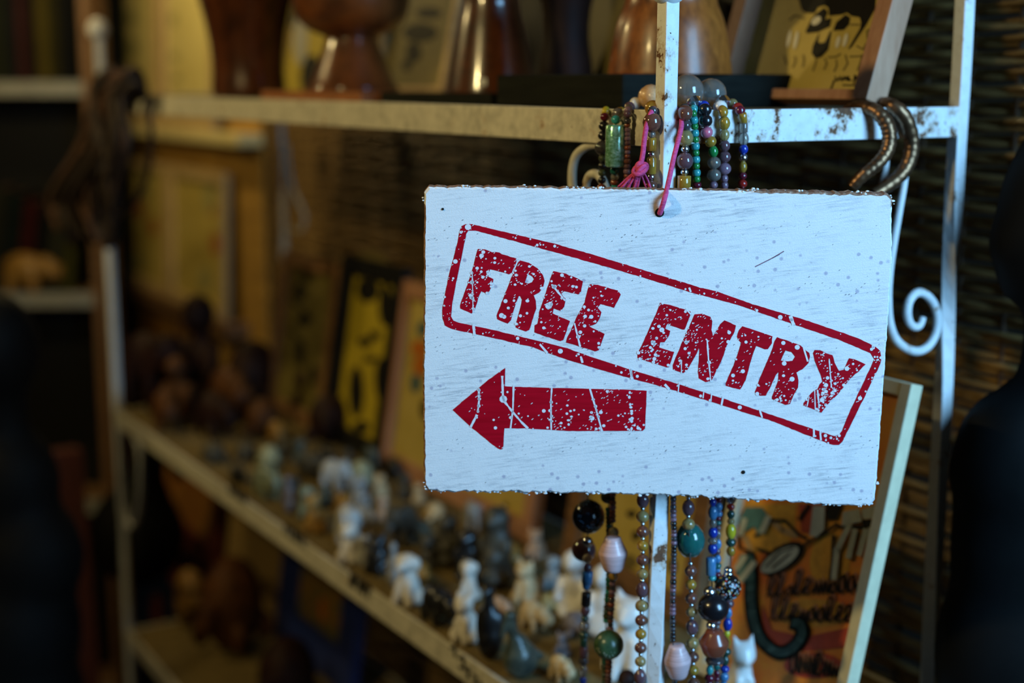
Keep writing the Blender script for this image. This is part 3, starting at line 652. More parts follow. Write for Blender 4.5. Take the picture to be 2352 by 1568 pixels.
# 3 dark seeds with pink paper bead
necklace('string of tiny brown seed beads carrying a fat pink rolled paper bead under the sign',
    [onv(1447, 244, 0.002), L_(1442, 258), L_(1441, 300), L_(1440, 400), L_(1425, 700), L_(1408, 1120), L_(1408, 1300), L_(1402, 1430), L_(1396, 1600)],
    [S('plum',.004), S('clear',.0032), S('mauve',.003), S('plum',.003)],
    mixfill(['plum', 'rust', 'brown', 'smoke', 'mauve'], .0022, .0029, 'e'),
    [(L_(1408, 1272, -0.02), 'b', 'paper', .0108, .0132), (L_(1409, 1222, -0.014), 's', 'honey', .0042, .0042), (L_(1409, 1322, -0.014), 's', 'amber', .0036, .0036)])
# 4 amber and brown
amb = [S('brown',.0046), S('silver',.0017), S('honey',.0042), S('silver',.0017), ('o','plum',.0046,.0058), S('silver',.0017), S('honey',.0048), S('silver',.0017), S('brown',.0046), S('silver',.0017), S('amber',.0042), S('silver',.0017)]
necklace('amber and brown glass bead string with silver spacers just left of the post',
    [onv(1500, 244, 0.002), L_(1499, 258), L_(1497, 300), L_(1496, 400), L_(1488, 700), L_(1477, 1120), L_(1476, 1300), L_(1472, 1450), L_(1470, 1600)],
    [S('silver',.003), ('o','amber',.0058,.0052), S('smoke',.0035), ('o','brown',.0066,.0066), S('clear',.0028), ('c','amber',.0034,.0046), S('silver',.0026), ('c','amber',.0034,.0058), S('silver',.0024)], amb)
# 5 seeds behind the post with pink bead
necklace('narrow violet seed bead string hugging the right of the post, pink paper bead below',
    [onu(1572, 248, 0.002), R_(1574, 262), R_(1574, 300), R_(1572, 400), R_(1560, 700), R_(1547, 1120), R_(1548, 1250), R_(1545, 1440), R_(1552, 1600)],
    [S('smoke',.004), ('o','brown',.0055,.0065), S('smoke',.004), ('o','honey',.0058,.0055), S('silver',.003), ('o','plum',.006,.0058), S('silver',.0028), ('c','amber',.0048,.0052)],
    mixfill(['plum', 'smoke', 'mauve', 'black'], .0021, .0026, 'e'),
    [(R_(1556, 1518, -0.012), 'b', 'paper', .0100, .0130)])
# 6 turquoise
necklace('turquoise and green seed bead string nearest the post on its right side',
    [onu(1596, 246, 0.002), R_(1592, 258), R_(1596, 300), R_(1600, 400), R_(1612, 700), R_(1636, 1120), R_(1636, 1300), R_(1634, 1430), R_(1628, 1600)],
    [('e','dgreen',.003,.003), ('e','turq',.003,.003)] + [('e','turq',.003,.003), ('e','green',.0026,.0026)] * 6,
    mixfill(['turq', 'teal', 'sky', 'blue', 'clear', 'smoke', 'wine'], .0028, .0040, 'soe'),
    [(R_(1633, 1300), 'c', 'sky', .0038, .0068), (R_(1630, 1360, -.015), 's', 'silver', .0048, .0048), (R_(1638, 1395, -.020), 's', 'black', .0118, .0112), (R_(1634, 1436, -.016), 's', 'silver', .004, .0036),
     (R_(1640, 1476, -.018), 'b', 'rust', .0112, .0100), (R_(1642, 1516, -.015), 'o', 'smoke', .0075, .003)])
# 7 blue black pink green mix / amber below
necklace('mixed bead string with deep blue bead on the rim, teal bead below the sign',
    [onu(1614, 240, 0.002), R_(1620, 258), R_(1622, 300), R_(1640, 400), R_(1610, 800), R_(1582, 1120), R_(1586, 1300), R_(1590, 1450), R_(1594, 1600)],
    [S('blue',.0042), S('black',.0048), S('black',.005), S('pink',.0044), S('amber',.0042), ('o','green',.0036,.004), S('clear',.0048), S('clear',.0050), S('mauve',.003)], amb,
    [(R_(1585, 1240, -0.0035), 'o', 'teal', .0112, .0125)])
# 8 white bead, mauve
necklace('bead string with one big white bead on the rim, amber then mauve beads beneath it',
    [onu(1650, 244, 0.002), R_(1660, 255), R_(1664, 290), R_(1664, 400), R_(1666, 700), R_(1652, 1120), R_(1648, 1300), R_(1646, 1600)],
    [S('white',.0052), ('o','amber',.0038,.0045), ('o','amber',.0042,.0048), ('o','honey',.0036,.0042), ('o','plum',.004,.004), S('plum',.0046), S('mauve',.0048), ('e','mauve',.0026,.003), ('e','mauve',.0026,.003), ('e','plum',.0024,.003), ('e','plum',.0024,.003), S('cream',.0042)],
    mixfill(['teal', 'smoke', 'sky', 'plum', 'clear', 'wine'], .0022, .0032, 'soe'))
# 9 red top, black crumb ball
necklace('rightmost bead string, red bead on the rim, black ball with coloured crumbs below',
    [onu(1690, 246, 0.002), R_(1702, 258), R_(1708, 290), R_(1706, 400), R_(1696, 800), R_(1680, 1120), R_(1678, 1300), R_(1670, 1450), R_(1660, 1600)],
    [S('red',.0042), S('wine',.0038), ('c','amber',.003,.0036), ('c','clear',.003,.0036), ('o','clear',.0038,.0046), ('o','blue',.0034,.0034), S('silver',.0032), ('o','amber',.003,.004), S('wine',.003), S('red',.0034), S('silver',.0042), S('black',.0034)],
    mixfill(['black', 'dgreen', 'silver', 'honey', 'amber', 'blue', 'yellow', 'plum', 'sky', 'red'], .0026, .0042, 'so'),
    [(R_(1672, 1348, -0.018), 's', 'crumb', .0098, .0104), (R_(1673, 1318, -.016), 's', 'silver', .0038, .003), (R_(1673, 1309, -.015), 's', 'silver', .0034, .003)])
# large beads lying on the rim behind the post
loose = 'large beads lying on the top rim by the post'
def big_bead(P, shape, mat, r, h, d, label):
    o = bpy.data.objects.new('large_bead', bead_mesh(shape, mat)); COL.objects.link(o); o.location = P
    o.rotation_mode = 'QUATERNION'; o.rotation_quaternion = V3(d).to_track_quat('Z', 'Y'); o.scale = (r, r, h); tagit(o, label, 'bead', loose)
def rim_pt(x, u, v, r): 
    P = onu(x, 250, u) if v is None else onv(x, 250, v); P = P.copy(); P.z = ZT + r; return P
big_bead(rim_pt(1495, 0, 0.020, .0085), 'o', 'paperpeach', .0092, .0125, U * .9 + V * .3, 'peach barrel bead lying on the rim left of the post')
big_bead(rim_pt(1577, 0.020, None, .0125), 's', 'clear', .0125, .0125, V, 'large cloudy glass ball bead, higher of two right of the post')
big_bead(rim_pt(1633, 0.018, None, .0108), 's', 'clear', .0112, .0112, V, 'large clear glass ball bead, lower of two right of the post')
big_bead(rim_pt(1595, 0.002, None, .005), 'f', 'silver', .0052, .0056, V, 'faceted silvery bead in front of the glass ball beads')
big_bead(rim_pt(1660, 0.004, None, .005), 'f', 'silver', .0054, .0054, V, 'faceted silvery bead at the right end of the glass ball beads')
big_bead(rim_pt(1682, 0.004, None, .0036), 's', 'honey', .0040, .0040, V, 'small honey yellow round bead at the end of the row on the rim')
big_bead(rim_pt(1459, 0, 0.012, .004), 's', 'white', .0044, .0044, V, 'white round bead lying on the rim left of the peach barrel bead')

# ------------------------------------------------------------------ bronze bangles hung on the right rim
def bangle(pts, r, label):
    P = smooth_path([onu(x, y, u) for x, y, u in pts], 8); n = len(P)
    rr = [r * (0.82 + 0.18 * math.sin(PI * i / (n - 1))) * (1 + 0.05 * math.sin(i * 1.9)) for i in range(n)]
    single('bronze_bangle', MB().tube(P, rr, 16), M['bronze'], P[0], label, 'bangle', 'pair of bronze bangles on the side rim', smooth=True)
bangle([(1925, 300, .030), (1938, 266, .026), (1962, 250, .010), (1990, 247, -.004), (2018, 260, -.014), (2038, 288, -.020), (2043, 320, -.022), (2034, 352, -.022), (2010, 380, -.020), (1982, 402, -.016), (1958, 428, -.010)], 0.0056,
       'open dark bronze bangle hooked over the right rim, the front shinier one')
bangle([(1985, 300, .034), (1996, 254, .026), (2020, 240, .010), (2050, 243, -.006), (2080, 272, -.012), (2094, 320, -.012), (2091, 360, -.012), (2072, 398, -.011), (2040, 426, -.010), (2004, 448, -.008)], 0.0058,
       'open dark bronze bangle hooked over the right rim, the dull one behind')

# ------------------------------------------------------------------ wicker screen behind the rack
WV = 0.41
WU0, WU1, WZ0, WZ1 = -0.50, uv(onv(541, 600, WV))[0], 0.30, 2.02
scr = Thing('wicker_screen', W((WU0 + WU1) / 2, WV, 0), 'tall brown woven wicker screen standing behind the white rack', 'screen')
def cane_mesh(ph):
    mb = MB(); pts = []; rr = []; per = 0.105; L = WU1 - WU0; n = int(L / per * 8)
    for i in range(n + 1):
        u = L * i / n; c = math.cos(2 * PI * u / per + ph); pts.append(U * (u - L / 2) + V * (-0.0022 * c) + Z * (0.0008 * math.sin(u * 19 + ph))); rr.append(0.0033 + 0.0008 * c)
    mb.tube(pts, rr, 6); return mb.mesh('cane', M['cane'], smooth=True)
cm = [cane_mesh(0), cane_mesh(PI)]
z = WZ0; i = 0
while z < WZ1:
    o = bpy.data.objects.new('cane', cm[i % 2]); COL.objects.link(o); o.parent = scr.o; o.location = (0.004 * math.sin(i * 1.7), 0, z + 0.0006 * math.sin(i * 2.3)); z += 0.0072; i += 1
st = MB().tube([Z * 0.0, Z * (WZ1 + 0.02)], 0.0028, 7).mesh('stake', M['stake'], smooth=True)
for k in range(int((WU1 - WU0) / 0.0525)):
    o = bpy.data.objects.new('stake', st); COL.objects.link(o); o.parent = scr.o; o.location = U * (WU0 + 0.018 + 0.0525 * k - (WU0 + WU1) / 2)

# ------------------------------------------------------------------ pictures: leaning planes
class Lean:
    def __init__(s, vb, zs, deg):
        s.vb, s.zs, s.a = vb, zs, math.radians(deg); s.d = V * math.sin(s.a) + Z * math.cos(s.a); s.n = (V * -math.cos(s.a) + Z * math.sin(s.a)); s.o = W(0, vb, zs)
    def hit(s, x, y, off=0.0):
        q = s.o + s.n * off; r = ray(x, y); return CAM + r * ((q - CAM).dot(s.n) / r.dot(s.n))
    def ut(s, x, y): P = s.hit(x, y) - s.o; return P.dot(U), P.dot(s.d)
    def at(s, u, t, off=0.0): return s.o + U * u + s.d * t + s.n * off
def picture(label, plane, u0, u1, h, panel_mat, frame_mat=None, fw=0.018, fd=0.014, marks=(), cat='picture', group=None, t0=0.0, name='framed_picture', rw=None):
    """u0 is the end nearer the corner (right in view), u1 the far end"""
    T = Thing(name, plane.at((u0 + u1) / 2, t0), label, cat, group); a = plane
    pd = 0.004
    ins = .003 if frame_mat else 0
    T.part('panel', MB().box(a.at(u0 + ins, t0 + .0005, 0), U * (u1 - u0 - 2 * ins), a.d * (h - t0 - .001 - ins), a.n * pd), panel_mat)
    if frame_mat:
        for nm, (ua, ub, ta, tb) in {'right_stile': (u0, u0 + fw, t0, h), 'left_stile': (u1 - fw, u1, t0, h)}.items():
            T.part('frame_stile', MB().box(a.at(ua, ta, 0), U * (ub - ua), a.d * (tb - ta), a.n * fd), frame_mat, bevel=0.001)
        rw = rw or fw
        for (ta, tb) in ((t0, t0 + rw), (h - rw, h)):
            T.part('frame_rail', MB().box(a.at(u0 + fw, ta, 0), U * (u1 - u0 - 2 * fw), a.d * (tb - ta), a.n * (fd - .0006)), frame_mat, bevel=0.001)
    for k, (mat, polys, lines, wpx) in enumerate(marks):
        f = lambda x, y, k=k: a.hit(x, y, pd + 0.0003 + 0.0003 * k)
        for p in polys: T.part('painted_mark', flat_poly(f, p), mat)
        if lines: T.part('brush_stroke', strokes_mesh(f, lines, wpx), mat, stuff=True)
    return T
def paint(name, cols, scale=12, r=0.6, sc3=(1, 1, 1)):
    t = NT(name); f = t.noise(scale, 4, 0.6, sc3); k = len(cols)
    t.color(t.ramp(f, [(0.28 + 0.44 * i / max(1, k - 1), c) for i, c in enumerate(cols)])); t.rough(r); return t.m
PY = paint('ochre_picture_ground', [(0.34, 0.25, 0.05), (0.50, 0.38, 0.09), (0.56, 0.44, 0.14)])
PO = paint('olive_picture_ground', [(0.10, 0.08, 0.018), (0.19, 0.145, 0.03)])
PYY = paint('yellow_picture_ground', [(0.40, 0.30, 0.015), (0.55, 0.42, 0.02)])
PCRM = paint('pale_yellow_picture_ground', [(0.58, 0.47, 0.16), (0.70, 0.60, 0.26)])
PTAN = paint('tan_canvas', [(0.20, 0.13, 0.04), (0.28, 0.18, 0.06)])
PRED = paint('red_brown_picture_ground', [(0.20, 0.05, 0.01), (0.30, 0.12, 0.015), (0.22, 0.14, 0.02)], 10)
PMUL = paint('many_coloured_picture_ground', [(0.22, 0.05, 0.02), (0.10, 0.11, 0.05), (0.28, 0.14, 0.02), (0.05, 0.09, 0.10)], 26)
PORG = paint('orange_picture_ground', [(0.70, 0.09, 0.015), (0.78, 0.22, 0.02), (0.82, 0.38, 0.03), (0.74, 0.15, 0.02)], 13)
INK = M['ink']; WHT = plain('white_picture_paint', (0.66, 0.64, 0.56), 0.6, .1); OLIVE_LINE = plain('olive_brush_line', (0.16, 0.12, 0.03), 0.7, .2)
def rel(L, ox, oy, s): return [(ox + x / s, oy + y / s) for x, y in L]
def ell(x, y, rx, ry, ang=0, n=16):
    ca, sa = math.cos(ang), math.sin(ang)
    return [(x + rx * math.cos(a) * ca - ry * math.sin(a) * sa, y + rx * math.cos(a) * sa + ry * math.sin(a) * ca) for a in [2 * PI * i / n for i in range(n)]]
# top shelf: cartoon in a deep pinkish frame
pl = Lean(0.215, ZT, 17)
c8 = lambda L: rel(L, 1740, 0, 6.533)
ur, _ = pl.ut(2030, 258); ul, _ = pl.ut(1688, 165)
hair = c8([(600,-400),(620,0),(660,140),(720,190),(850,200),(900,110),(1000,80),(1060,120),(1070,240),(1250,220),(1340,190),(1400,240),(1530,260),(1550,330),(1540,420),(1350,740),(1400,715),(1640,350),(1760,130),(1800,-400)])
eyes = [c8([(870,210),(1000,110),(1050,180),(1010,290),(1110,270),(1080,400),(900,480),(740,500),(720,470),(800,300)]), c8([(1130,460),(1180,330),(1320,215),(1390,260),(1370,370),(1290,450)]),
        c8([(930,480),(900,620),(940,650),(1010,630),(1080,480),(1110,460),(1060,740),(960,850),(870,880),(810,800),(830,680),(890,560)]), c8([(920,1360),(1000,1350),(1100,1410),(920,1420)]), c8([(1570,1415),(1660,1360),(1770,1345),(1760,1415)])]
wht = [c8(ell(880, 310, 85, 52, -0.7)), c8(ell(470, 580, 30, 135, 0.2)), c8(ell(575, 600, 30, 140, 0.2)), c8(ell(1205, 630, 32, 95, 0.25)), c8(ell(1315, 600, 32, 105, 0.25)), c8([(1190,1430),(1260,1370),(1340,1330),(1420,1370),(1490,1430)])]
drips = [c8(l) for l in [[(560,850),(570,920),(530,1010)],[(690,830),(700,900),(680,1000)],[(880,900),(870,960),(830,1060)],[(1010,880),(1040,950),(1000,1040)],[(1180,900),(1190,980),(1150,1070)],[(1320,830),(1350,950),(1290,1050)],[(1570,820),(1540,950),(1500,1050)],
        [(1060,860),(1180,850),(1240,810)],[(1390,850),(1590,840)],[(1720,340),(1740,400),(1640,470),(1650,620),(1580,740),(1490,690)],[(400,840),(430,960)],[(480,300),(560,230),(700,280)],[(1400,370),(1520,370)],[(1960,40),(1900,190)],[(2000,20),(1960,180)]]]
sig = [c8(l) for l in [[(1160,1150),(1200,1200),(1170,1210)],[(1215,1200),(1235,1150),(1260,1205)],[(1275,1205),(1290,1150),(1310,1190),(1335,1150),(1345,1205)],[(1365,1150),(1370,1205),(1400,1200)],[(1440,1250),(1455,1130),(1490,1150),(1460,1180),(1495,1205)],[(1515,1135),(1520,1205),(1550,1200)],[(1570,1135),(1572,1205)],[(1610,1130),(1580,1170),(1620,1205)],[(1670,1130),(1640,1160),(1680,1190),(1740,1200),(1700,1235)],[(1150,1200),(1090,1360)],[(1280,1275),(1680,1285),(1700,1240)]]]
picture('ink cartoon of a weeping face on yellow board in a deep pinkish wood frame', pl, ur, ul, 0.235, PY, M['frame_pink'], 0.017, 0.021,
        [(OLIVE_LINE, [], drips, 4), (INK, [hair] + eyes, sig, 3.2), (WHT, wht, [], 1)], 'picture', rw=.0085)
# pictures and added light-blocking boards at the back of the top shelf behind the wooden vessels
p2 = Lean(0.235, ZT, 12)
def pic_px(label, plane, xr, xl, y, h, *a, **k):
    u0, _ = plane.ut(xr, y); u1, _ = plane.ut(xl, y); return picture(label, plane, u0, u1, h, *a, **k)
pic_px('yellow and black picture half hidden between the two leftmost wooden vessels', p2, 760, 654, 200, .25, PYY, None, marks=[(INK, [ell(672, 40, 14, 22), ell(715, 175, 25, 50)], [], 1), (M['s_lgrey'], [ell(690, 90, 16, 60)], [], 1)])
pic_px('olive picture with black blots and pale yellow frame behind the hourglass vessel', p2, 1036, 872, 200, .25, PO, M['frame_tan'], .012, .012, marks=[(INK, [ell(965, 75, 40, 22), ell(950, 120, 18, 24), ell(935, 150, 10, 14), ell(985, 30, 30, 14)], [], 1)])
pic_px('black board added to block light behind the conical vessel on the top shelf', p2, 1326, 1040, 200, .25, M['frame_black'], None)  # added blocker, keeps lamp light off the wicker below the shelf
pic_px('black board added to block light behind the copper brown vessel on the top shelf', p2, 1678, 1430, 160, .25, M['frame_black'], None)  # also added to stop light falling between shelf and wicker
pic_px('black board added to block light behind the hourglass vessel on the top shelf', p2, 868, 764, 200, .25, M['frame_black'], None)  # added to close the last gap where light leaked to the wicker
pic_px('plain olive yellow picture seen between the two right hand dark vessels', p2, 1425, 1330, 160, .25, PO, None)

# lower shelf back row
p3 = Lean(0.225, ZL, 9)
def blots(L): return [ell(*b) for b in L]
pic_px('narrow olive picture with black figures in brown frame, back row of middle shelf', p3, 768, 634, 860, .255, PO, M['frame_brown'], .02, .014, marks=[(INK, blots([(688, 670, 13, 22), (700, 735, 18, 14, -.5), (690, 810, 10, 30), (705, 620, 12, 26), (720, 860, 9, 24)]), [[(672, 690), (700, 720)], [(668, 760), (700, 800)]], 7)])
pic_px('yellow picture with dark shapes in a wide black frame, back row of middle shelf', p3, 907, 762, 960, .275, PYY, M['frame_black'], .026, .016,
       marks=[(INK, blots([(845, 665, 26, 30), (838, 785, 16, 13), (862, 770, 13, 11, .4), (850, 825, 16, 8), (818, 900, 18, 60), (875, 870, 14, 50), (830, 980, 20, 14), (885, 700, 16, 50)]), [], 1), (OLIVE_LINE, blots([(850, 610, 44, 34)]), [], 1)])
pic_px('yellow picture with teal and orange dabs and brown frame, left edge showing beside the sign', p3, 1268, 890, 1030, .26, PY, M['frame_pink'], .022, .014,
       marks=[(M['frame_teal'], blots([(972, 755, 14, 18), (955, 880, 12, 22)]), [], 1), (BC['orange'], blots([(965, 800, 22, 20), (968, 840, 20, 24)]), [], 1), (INK, blots([(975, 940, 10, 24), (1160, 1160, 6, 6), (1205, 1185, 6, 6), (1210, 1150, 6, 5)]), [], 1)])
pic_px('ochre picture with brown frame seen between the necklaces under the sign', p3, 1650, 1322, 1200, .200, PY, M['frame_brown'], .024, .014,
       marks=[(INK, blots([(1450, 1180, 12, 9), (1460, 1230, 9, 12), (1560, 1220, 12, 8), (1545, 1300, 10, 18)]), [], 1), (OLIVE_LINE, blots([(1500, 1290, 26, 16), (1440, 1290, 24, 18)]), [], 1)])
# orange painting on the right
p5 = Lean(0.165, ZL, 13)
z4 = lambda L: rel(L, 1660, 1140, 3.6625)
u0, tt = p5.ut(2121, 886); u0b, _ = p5.ut(1975, 1568); u1, _ = p5.ut(1686, 1200)
TEAL = plain('teal_picture_paint', (0.055, 0.16, 0.17), .55, .3); PALE = plain('pale_grey_green_picture_paint', (0.42, 0.45, 0.38), .6, .2); TANP = plain('tan_picture_paint', (0.42, 0.27, 0.12), .6, .2)
YELP = plain('yellow_orange_picture_paint', (0.66, 0.33, 0.03), .6, .25, 90); REDP = plain('red_picture_paint', (0.42, 0.05, 0.02), .6, .2, 60); ROSE = plain('rose_picture_paint', (0.50, 0.24, 0.17), .6, .2)
def loops(x0, x1, y, h, slope, n, seed):
    R = random.Random(seed); out_ = []
    for i in range(n):
        x = x0 + (x1 - x0) * i / n; yy = y + (x - x0) * slope; w_ = (x1 - x0) / n; k = R.random(); hh = h * R.uniform(.6, 1.3)
        if k < .4: out_.append([(x, yy), (x + w_ * .7, yy - hh), (x + w_ * .3, yy - hh * 1.1), (x + w_ * .1, yy - hh * .3), (x + w_ * .5, yy), (x + w_, yy - hh * .3)])
        elif k < .7: out_.append([(x + w_ * .6, yy - hh * .8), (x + w_ * .1, yy - hh * .5), (x + w_ * .2, yy), (x + w_ * .7, yy - hh * .2), (x + w_ * .7, yy - hh * .8), (x + w_, yy)])
        else: out_.append([(x, yy - hh * .8), (x + w_ * .3, yy), (x + w_ * .5, yy - hh * .7), (x + w_ * .8, yy), (x + w_, yy - hh * .6)])
    return out_
def smooth2(L, k=5): return [(p.x, p.y) for p in smooth_path([V3((x, y, 0)) for x, y in L], k)]
tail = z4(smooth2([(215,520),(235,680),(235,850),(255,1020),(300,1160),(380,1260),(470,1310),(560,1290),(630,1230),(665,1150),(650,1080),(610,1065)]))
texts = [z4(smooth2(l, 3)) for l in loops(370, 1200, 840, 150, -0.06, 11, 3) + loops(400, 1180, 1040, 150, 0.02, 10, 8) + loops(560, 1040, 1480, 170, 0.10, 7, 5)]
sh = [[(x + 6, y - 5) for x, y in l] for l in texts]
picture('orange painting of striped limbs and looping script in a cream frame leaning on the wicker', p5, u0, u1, tt, PORG, M['frame_cream'], 0.0115, 0.013, [
    (YELP, [z4([(170,60),(620,60),(600,330),(480,480),(260,470),(160,330)]), z4(ell(900, 560, 170, 260)), z4(ell(760, 980, 330, 120))], [], 1),
    (REDP, [z4([(330,900),(420,1120),(700,1180),(1150,1080),(1130,1260),(700,1300),(480,1300),(340,1180)]), z4(ell(760, 1420, 250, 110)), z4([(640,60),(850,60),(760,320),(660,300)])], [], 1),
    (TANP, [z4([(1060,1220),(1180,1160),(1120,1420),(1020,1330)]), z4([(1230,330),(1330,100),(1250,720),(1190,1020),(1160,1000)])], [z4([(190,350),(240,470)]), z4([(420,210),(500,280),(610,325)])], 14),
    (ROSE, [], sh, 3.6),
    (INK, [z4(ell(500, 520, 215, 105, -0.56)), z4([(1170,195),(1330,190),(1330,270),(1180,270)]), z4([(860,60),(1010,60),(960,190),(880,200)])], [tail], 33),
    (INK, [], texts, 4.0),
    (INK, [], [z4(l) for l in [[(680,410),(850,310),(960,230)],[(390,200),(520,200),(640,320),(700,350)],[(290,440),(380,470)],[(270,330),(330,290),(390,190)],[(640,190),(720,70)],[(930,330),(920,560),(900,700)],[(1130,300),(1070,520)],[(970,250),(1180,260)],[(1270,290),(1280,470)],[(130,330),(140,430),(240,470)]]], 7),
    (TEAL, [z4([(150,320),(130,200),(190,90),(330,90),(390,170),(300,330),(260,250)]), z4([(140,490),(250,490),(270,600),(180,720),(100,650)])], [tail], 18),
    (PALE, [z4(ell(480, 530, 185, 72, -0.56)), z4([(760,80),(860,80),(850,280),(790,340),(730,330)]), z4([(1010,130),(1150,100),(1170,210),(1000,250)]), z4([(1165,110),(1290,70),(1310,180),(1180,190)])],
        [z4(l) for l in [[(1060,250),(960,450),(935,680)],[(1110,290),(1060,500)],[(1200,290),(1150,480)],[(1245,280),(1225,520)],[(120,600),(180,510)],[(150,700),(260,560)],[(150,310),(180,200)],[(330,290),(380,180)]]], 13),
    (INK, [], [z4([(420,600),(560,480)]), z4([(360,590),(480,470),(590,430)])], 4)])
# small tan board lying in front of it
single('small_board', MB().box(onz(1700, 1505, ZL + .003), U * -0.012 + V * 0.06, (U * -0.05 - V * 0.015), Z * 0.012), M['frame_tan'], onz(1700, 1505, ZL), 'small tan wooden board lying at the foot of the orange painting', 'board', bevel=.001)

# bottom shelf pictures
p6 = Lean(0.215, ZB + .0, 8)
pic_px('dark red framed picture in rusty orange, leftmost on the bottom shelf', p6, 502, 318, 1450, .33, PRED, M['frame_red'], .05, .016, marks=[(M['frame_red'], blots([(370, 1180, 18, 40), (400, 1300, 14, 50), (360, 1400, 14, 40)]), [], 1)])
pic_px('plain tan canvas back standing on the bottom shelf', p6, 640, 506, 1450, .33, PTAN, None)
pic_px('many coloured abstract painting in teal and deep blue frame on the bottom shelf', p6, 835, 646, 1500, .29, PMUL, M['frame_blue'], .055, .018, marks=[(M['frame_teal'], [[(655, 1230), (672, 1230), (650, 1500), (634, 1500)]], [], 1), (BC['orange'], blots([(720, 1470, 12, 24), (740, 1400, 8, 30)]), [], 1)])

# ------------------------------------------------------------------ display ledges on the far wall with yellow pictures
DV = 0.345
pa, pb_, pc_, pd_ = onv(430, 708, DV), onv(545, 308, DV), onv(262, 640, DV), onv(190, 200, DV)
ZLE, ZUE = pa.z, pb_.z; UA, UB = uv(onv(545, 305, DV))[0], uv(onv(190, 300, DV))[0]
led = Thing('wall_shelf', W(UA + .45, 0.36, 0), 'brown wall shelf with cream upper ledge beyond the far end of the rack', 'shelf')
led.part('upper_ledge', MB().box(W(UA, DV, ZUE - .024), U * (UB - UA), V * 0.052, Z * 0.024), M['cream_board'], bevel=.002)
led.part('lower_ledge', MB().box(W(UA + .1, DV, ZLE - .03), U * (UB - UA - .1), V * 0.052, Z * 0.030), M['brown_board'], bevel=.002)
led.part('backboard', MB().box(W(UA + .002, 0.394, 0.5), U * (UB - UA), V * 0.006, Z * 1.5), M['orange_wall'])
led.part('upright', MB().box(W(UA + .003, DV + .037, 0.0), U * 0.03, V * 0.012, Z * 0.5), M['brown_board'])
p7 = Lean(0.372, ZUE, 2); p8 = Lean(0.368, ZLE, 2)
def mid(x0, x1, y): return [(x0, y), (x1, y)]
BLUR = plain('faded_olive_drawing', (0.36, 0.32, 0.12), .7, .2); DULLRED = plain('dull_red_drawing', (0.38, 0.13, 0.03), .7, .2)
pic_px('pale yellow picture in a tan frame, left one on the cream ledge', p7, 372, 200, 150, .34, PCRM, M['frame_tan'], .035, .012, marks=[(BLUR, blots([(300, 40, 14, 18), (300, 110, 16, 24), (255, 60, 10, 40), (290, 170, 18, 10)]), [], 1)])
pic_px('pale yellow picture in a tan frame, right one on the cream ledge', p7, 502, 380, 150, .34, PCRM, M['frame_tan'], .028, .012, marks=[(BLUR, blots([(396, 45, 10, 14), (400, 130, 12, 10), (405, 180, 12, 8)]), [], 1)])
pic_px('ochre panel with red and green daubs, left one on the brown ledge', p8, 392, 262, 600, .300, PY, M['frame_tan'], .020, .012, marks=[(DULLRED, blots([(322, 480, 10, 22), (352, 520, 10, 20), (300, 560, 10, 20)]), [], 1), (BLUR, blots([(335, 420, 12, 40), (315, 600, 12, 24)]), [], 1)])
pic_px('ochre panel with red daubs and dark top edge, right one on the brown ledge', p8, 530, 400, 600, .300, PY, M['frame_tan'], .022, .014, marks=[(DULLRED, blots([(495, 560, 12, 28), (488, 480, 8, 16)]), [], 1), (OLIVE_LINE, [[(455, 395), (512, 405), (512, 418), (455, 408)]], [], 1), (BLUR, blots([(480, 450, 14, 40), (470, 640, 14, 30)]), [], 1)])
p9 = Lean(0.362, 0.60, 3)
pic_px('red brown picture under the brown ledge behind the left post', p9, 425, 290, 760, ZLE - .64, PRED, M['frame_brown'], .02, .012)

# ------------------------------------------------------------------ wooden vessels, planks on the top shelf
def vessel(label, px_c, v, zb, prof_px, mat, name='wooden_vessel', parts=None, u=None):
    """profile as (radius in picture units, picture row); scaled by distance"""
    P = onv(px_c, 188, v); k = depth(P) / F; base = V3((P.x, P.y, zb))
    prof = []
    for r, y in prof_px: prof.append((r * k, 1.5 + (188 - y) * k * 1.02 - zb))
    h0 = prof[0][1]; prof = [(r, h - h0) for r, h in prof]
    n = len(prof); pts = smooth_path([V3((r, h, 0)) for r, h in prof], 6)
    T = Thing(name, base, label, 'vessel', 'polished wooden vessels on the top shelf')
    T.part('body', MB().lathe(base, [(max(p.x, .0005), p.y) for p in pts], 56), mat, smooth=True)
    return T
SLAB_Z = ZT + 0.009; BLK_Z = 1.5062
P = onv(1430, 240, 0.046); bu, bv = uv(P)
ul, _ = uv(onv(1140, 230, 0.046)); _, vr = uv(onu(1880, 230, bu))
single('black_block', MB().box(W(bu, bv, ZT - .0018), U * (ul - bu), V * (min(vr, .275) - bv), Z * (BLK_Z - ZT + .0018)), M['plank'], W(bu, bv, ZT), 'thick charred black wooden block lying on the top shelf corner', 'block', bevel=0.002)
us1, _ = uv(onv(880, 230, 0.046)); _u, _ = uv(onv(1136, 230, 0.046))
single('dark_plank', MB().box(W(_u + .006, 0.046, ZT - .0018), U * (us1 - _u), V * 0.13, Z * (SLAB_Z - ZT + .0018)), M['plank'], W(_u, .05, ZT), 'thin dark plank lying left of the thick black block', 'plank', bevel=.001)
ur1, _ = uv(onv(905, 230, 0.030)); ur2, _ = uv(onv(600, 230, 0.030))
single('reddish_board', MB().box(W(us1 + .02, 0.030, ZT - .0018), U * (ur2 - us1 - .02), V * 0.19, Z * 0.0105), M['red_board'], W(ur1, .03, ZT), 'thin reddish wooden board under the hourglass vessel', 'board', bevel=.001)
vessel('dark brown polished wooden vessel, leftmost on the top shelf, flaring upwards', 572, 0.095, ZT - .0015, [(74, 216), (84, 205), (82, 150), (88, 90), (100, 30), (118, -40), (130, -110), (120, -160)], M['dark_polish'])
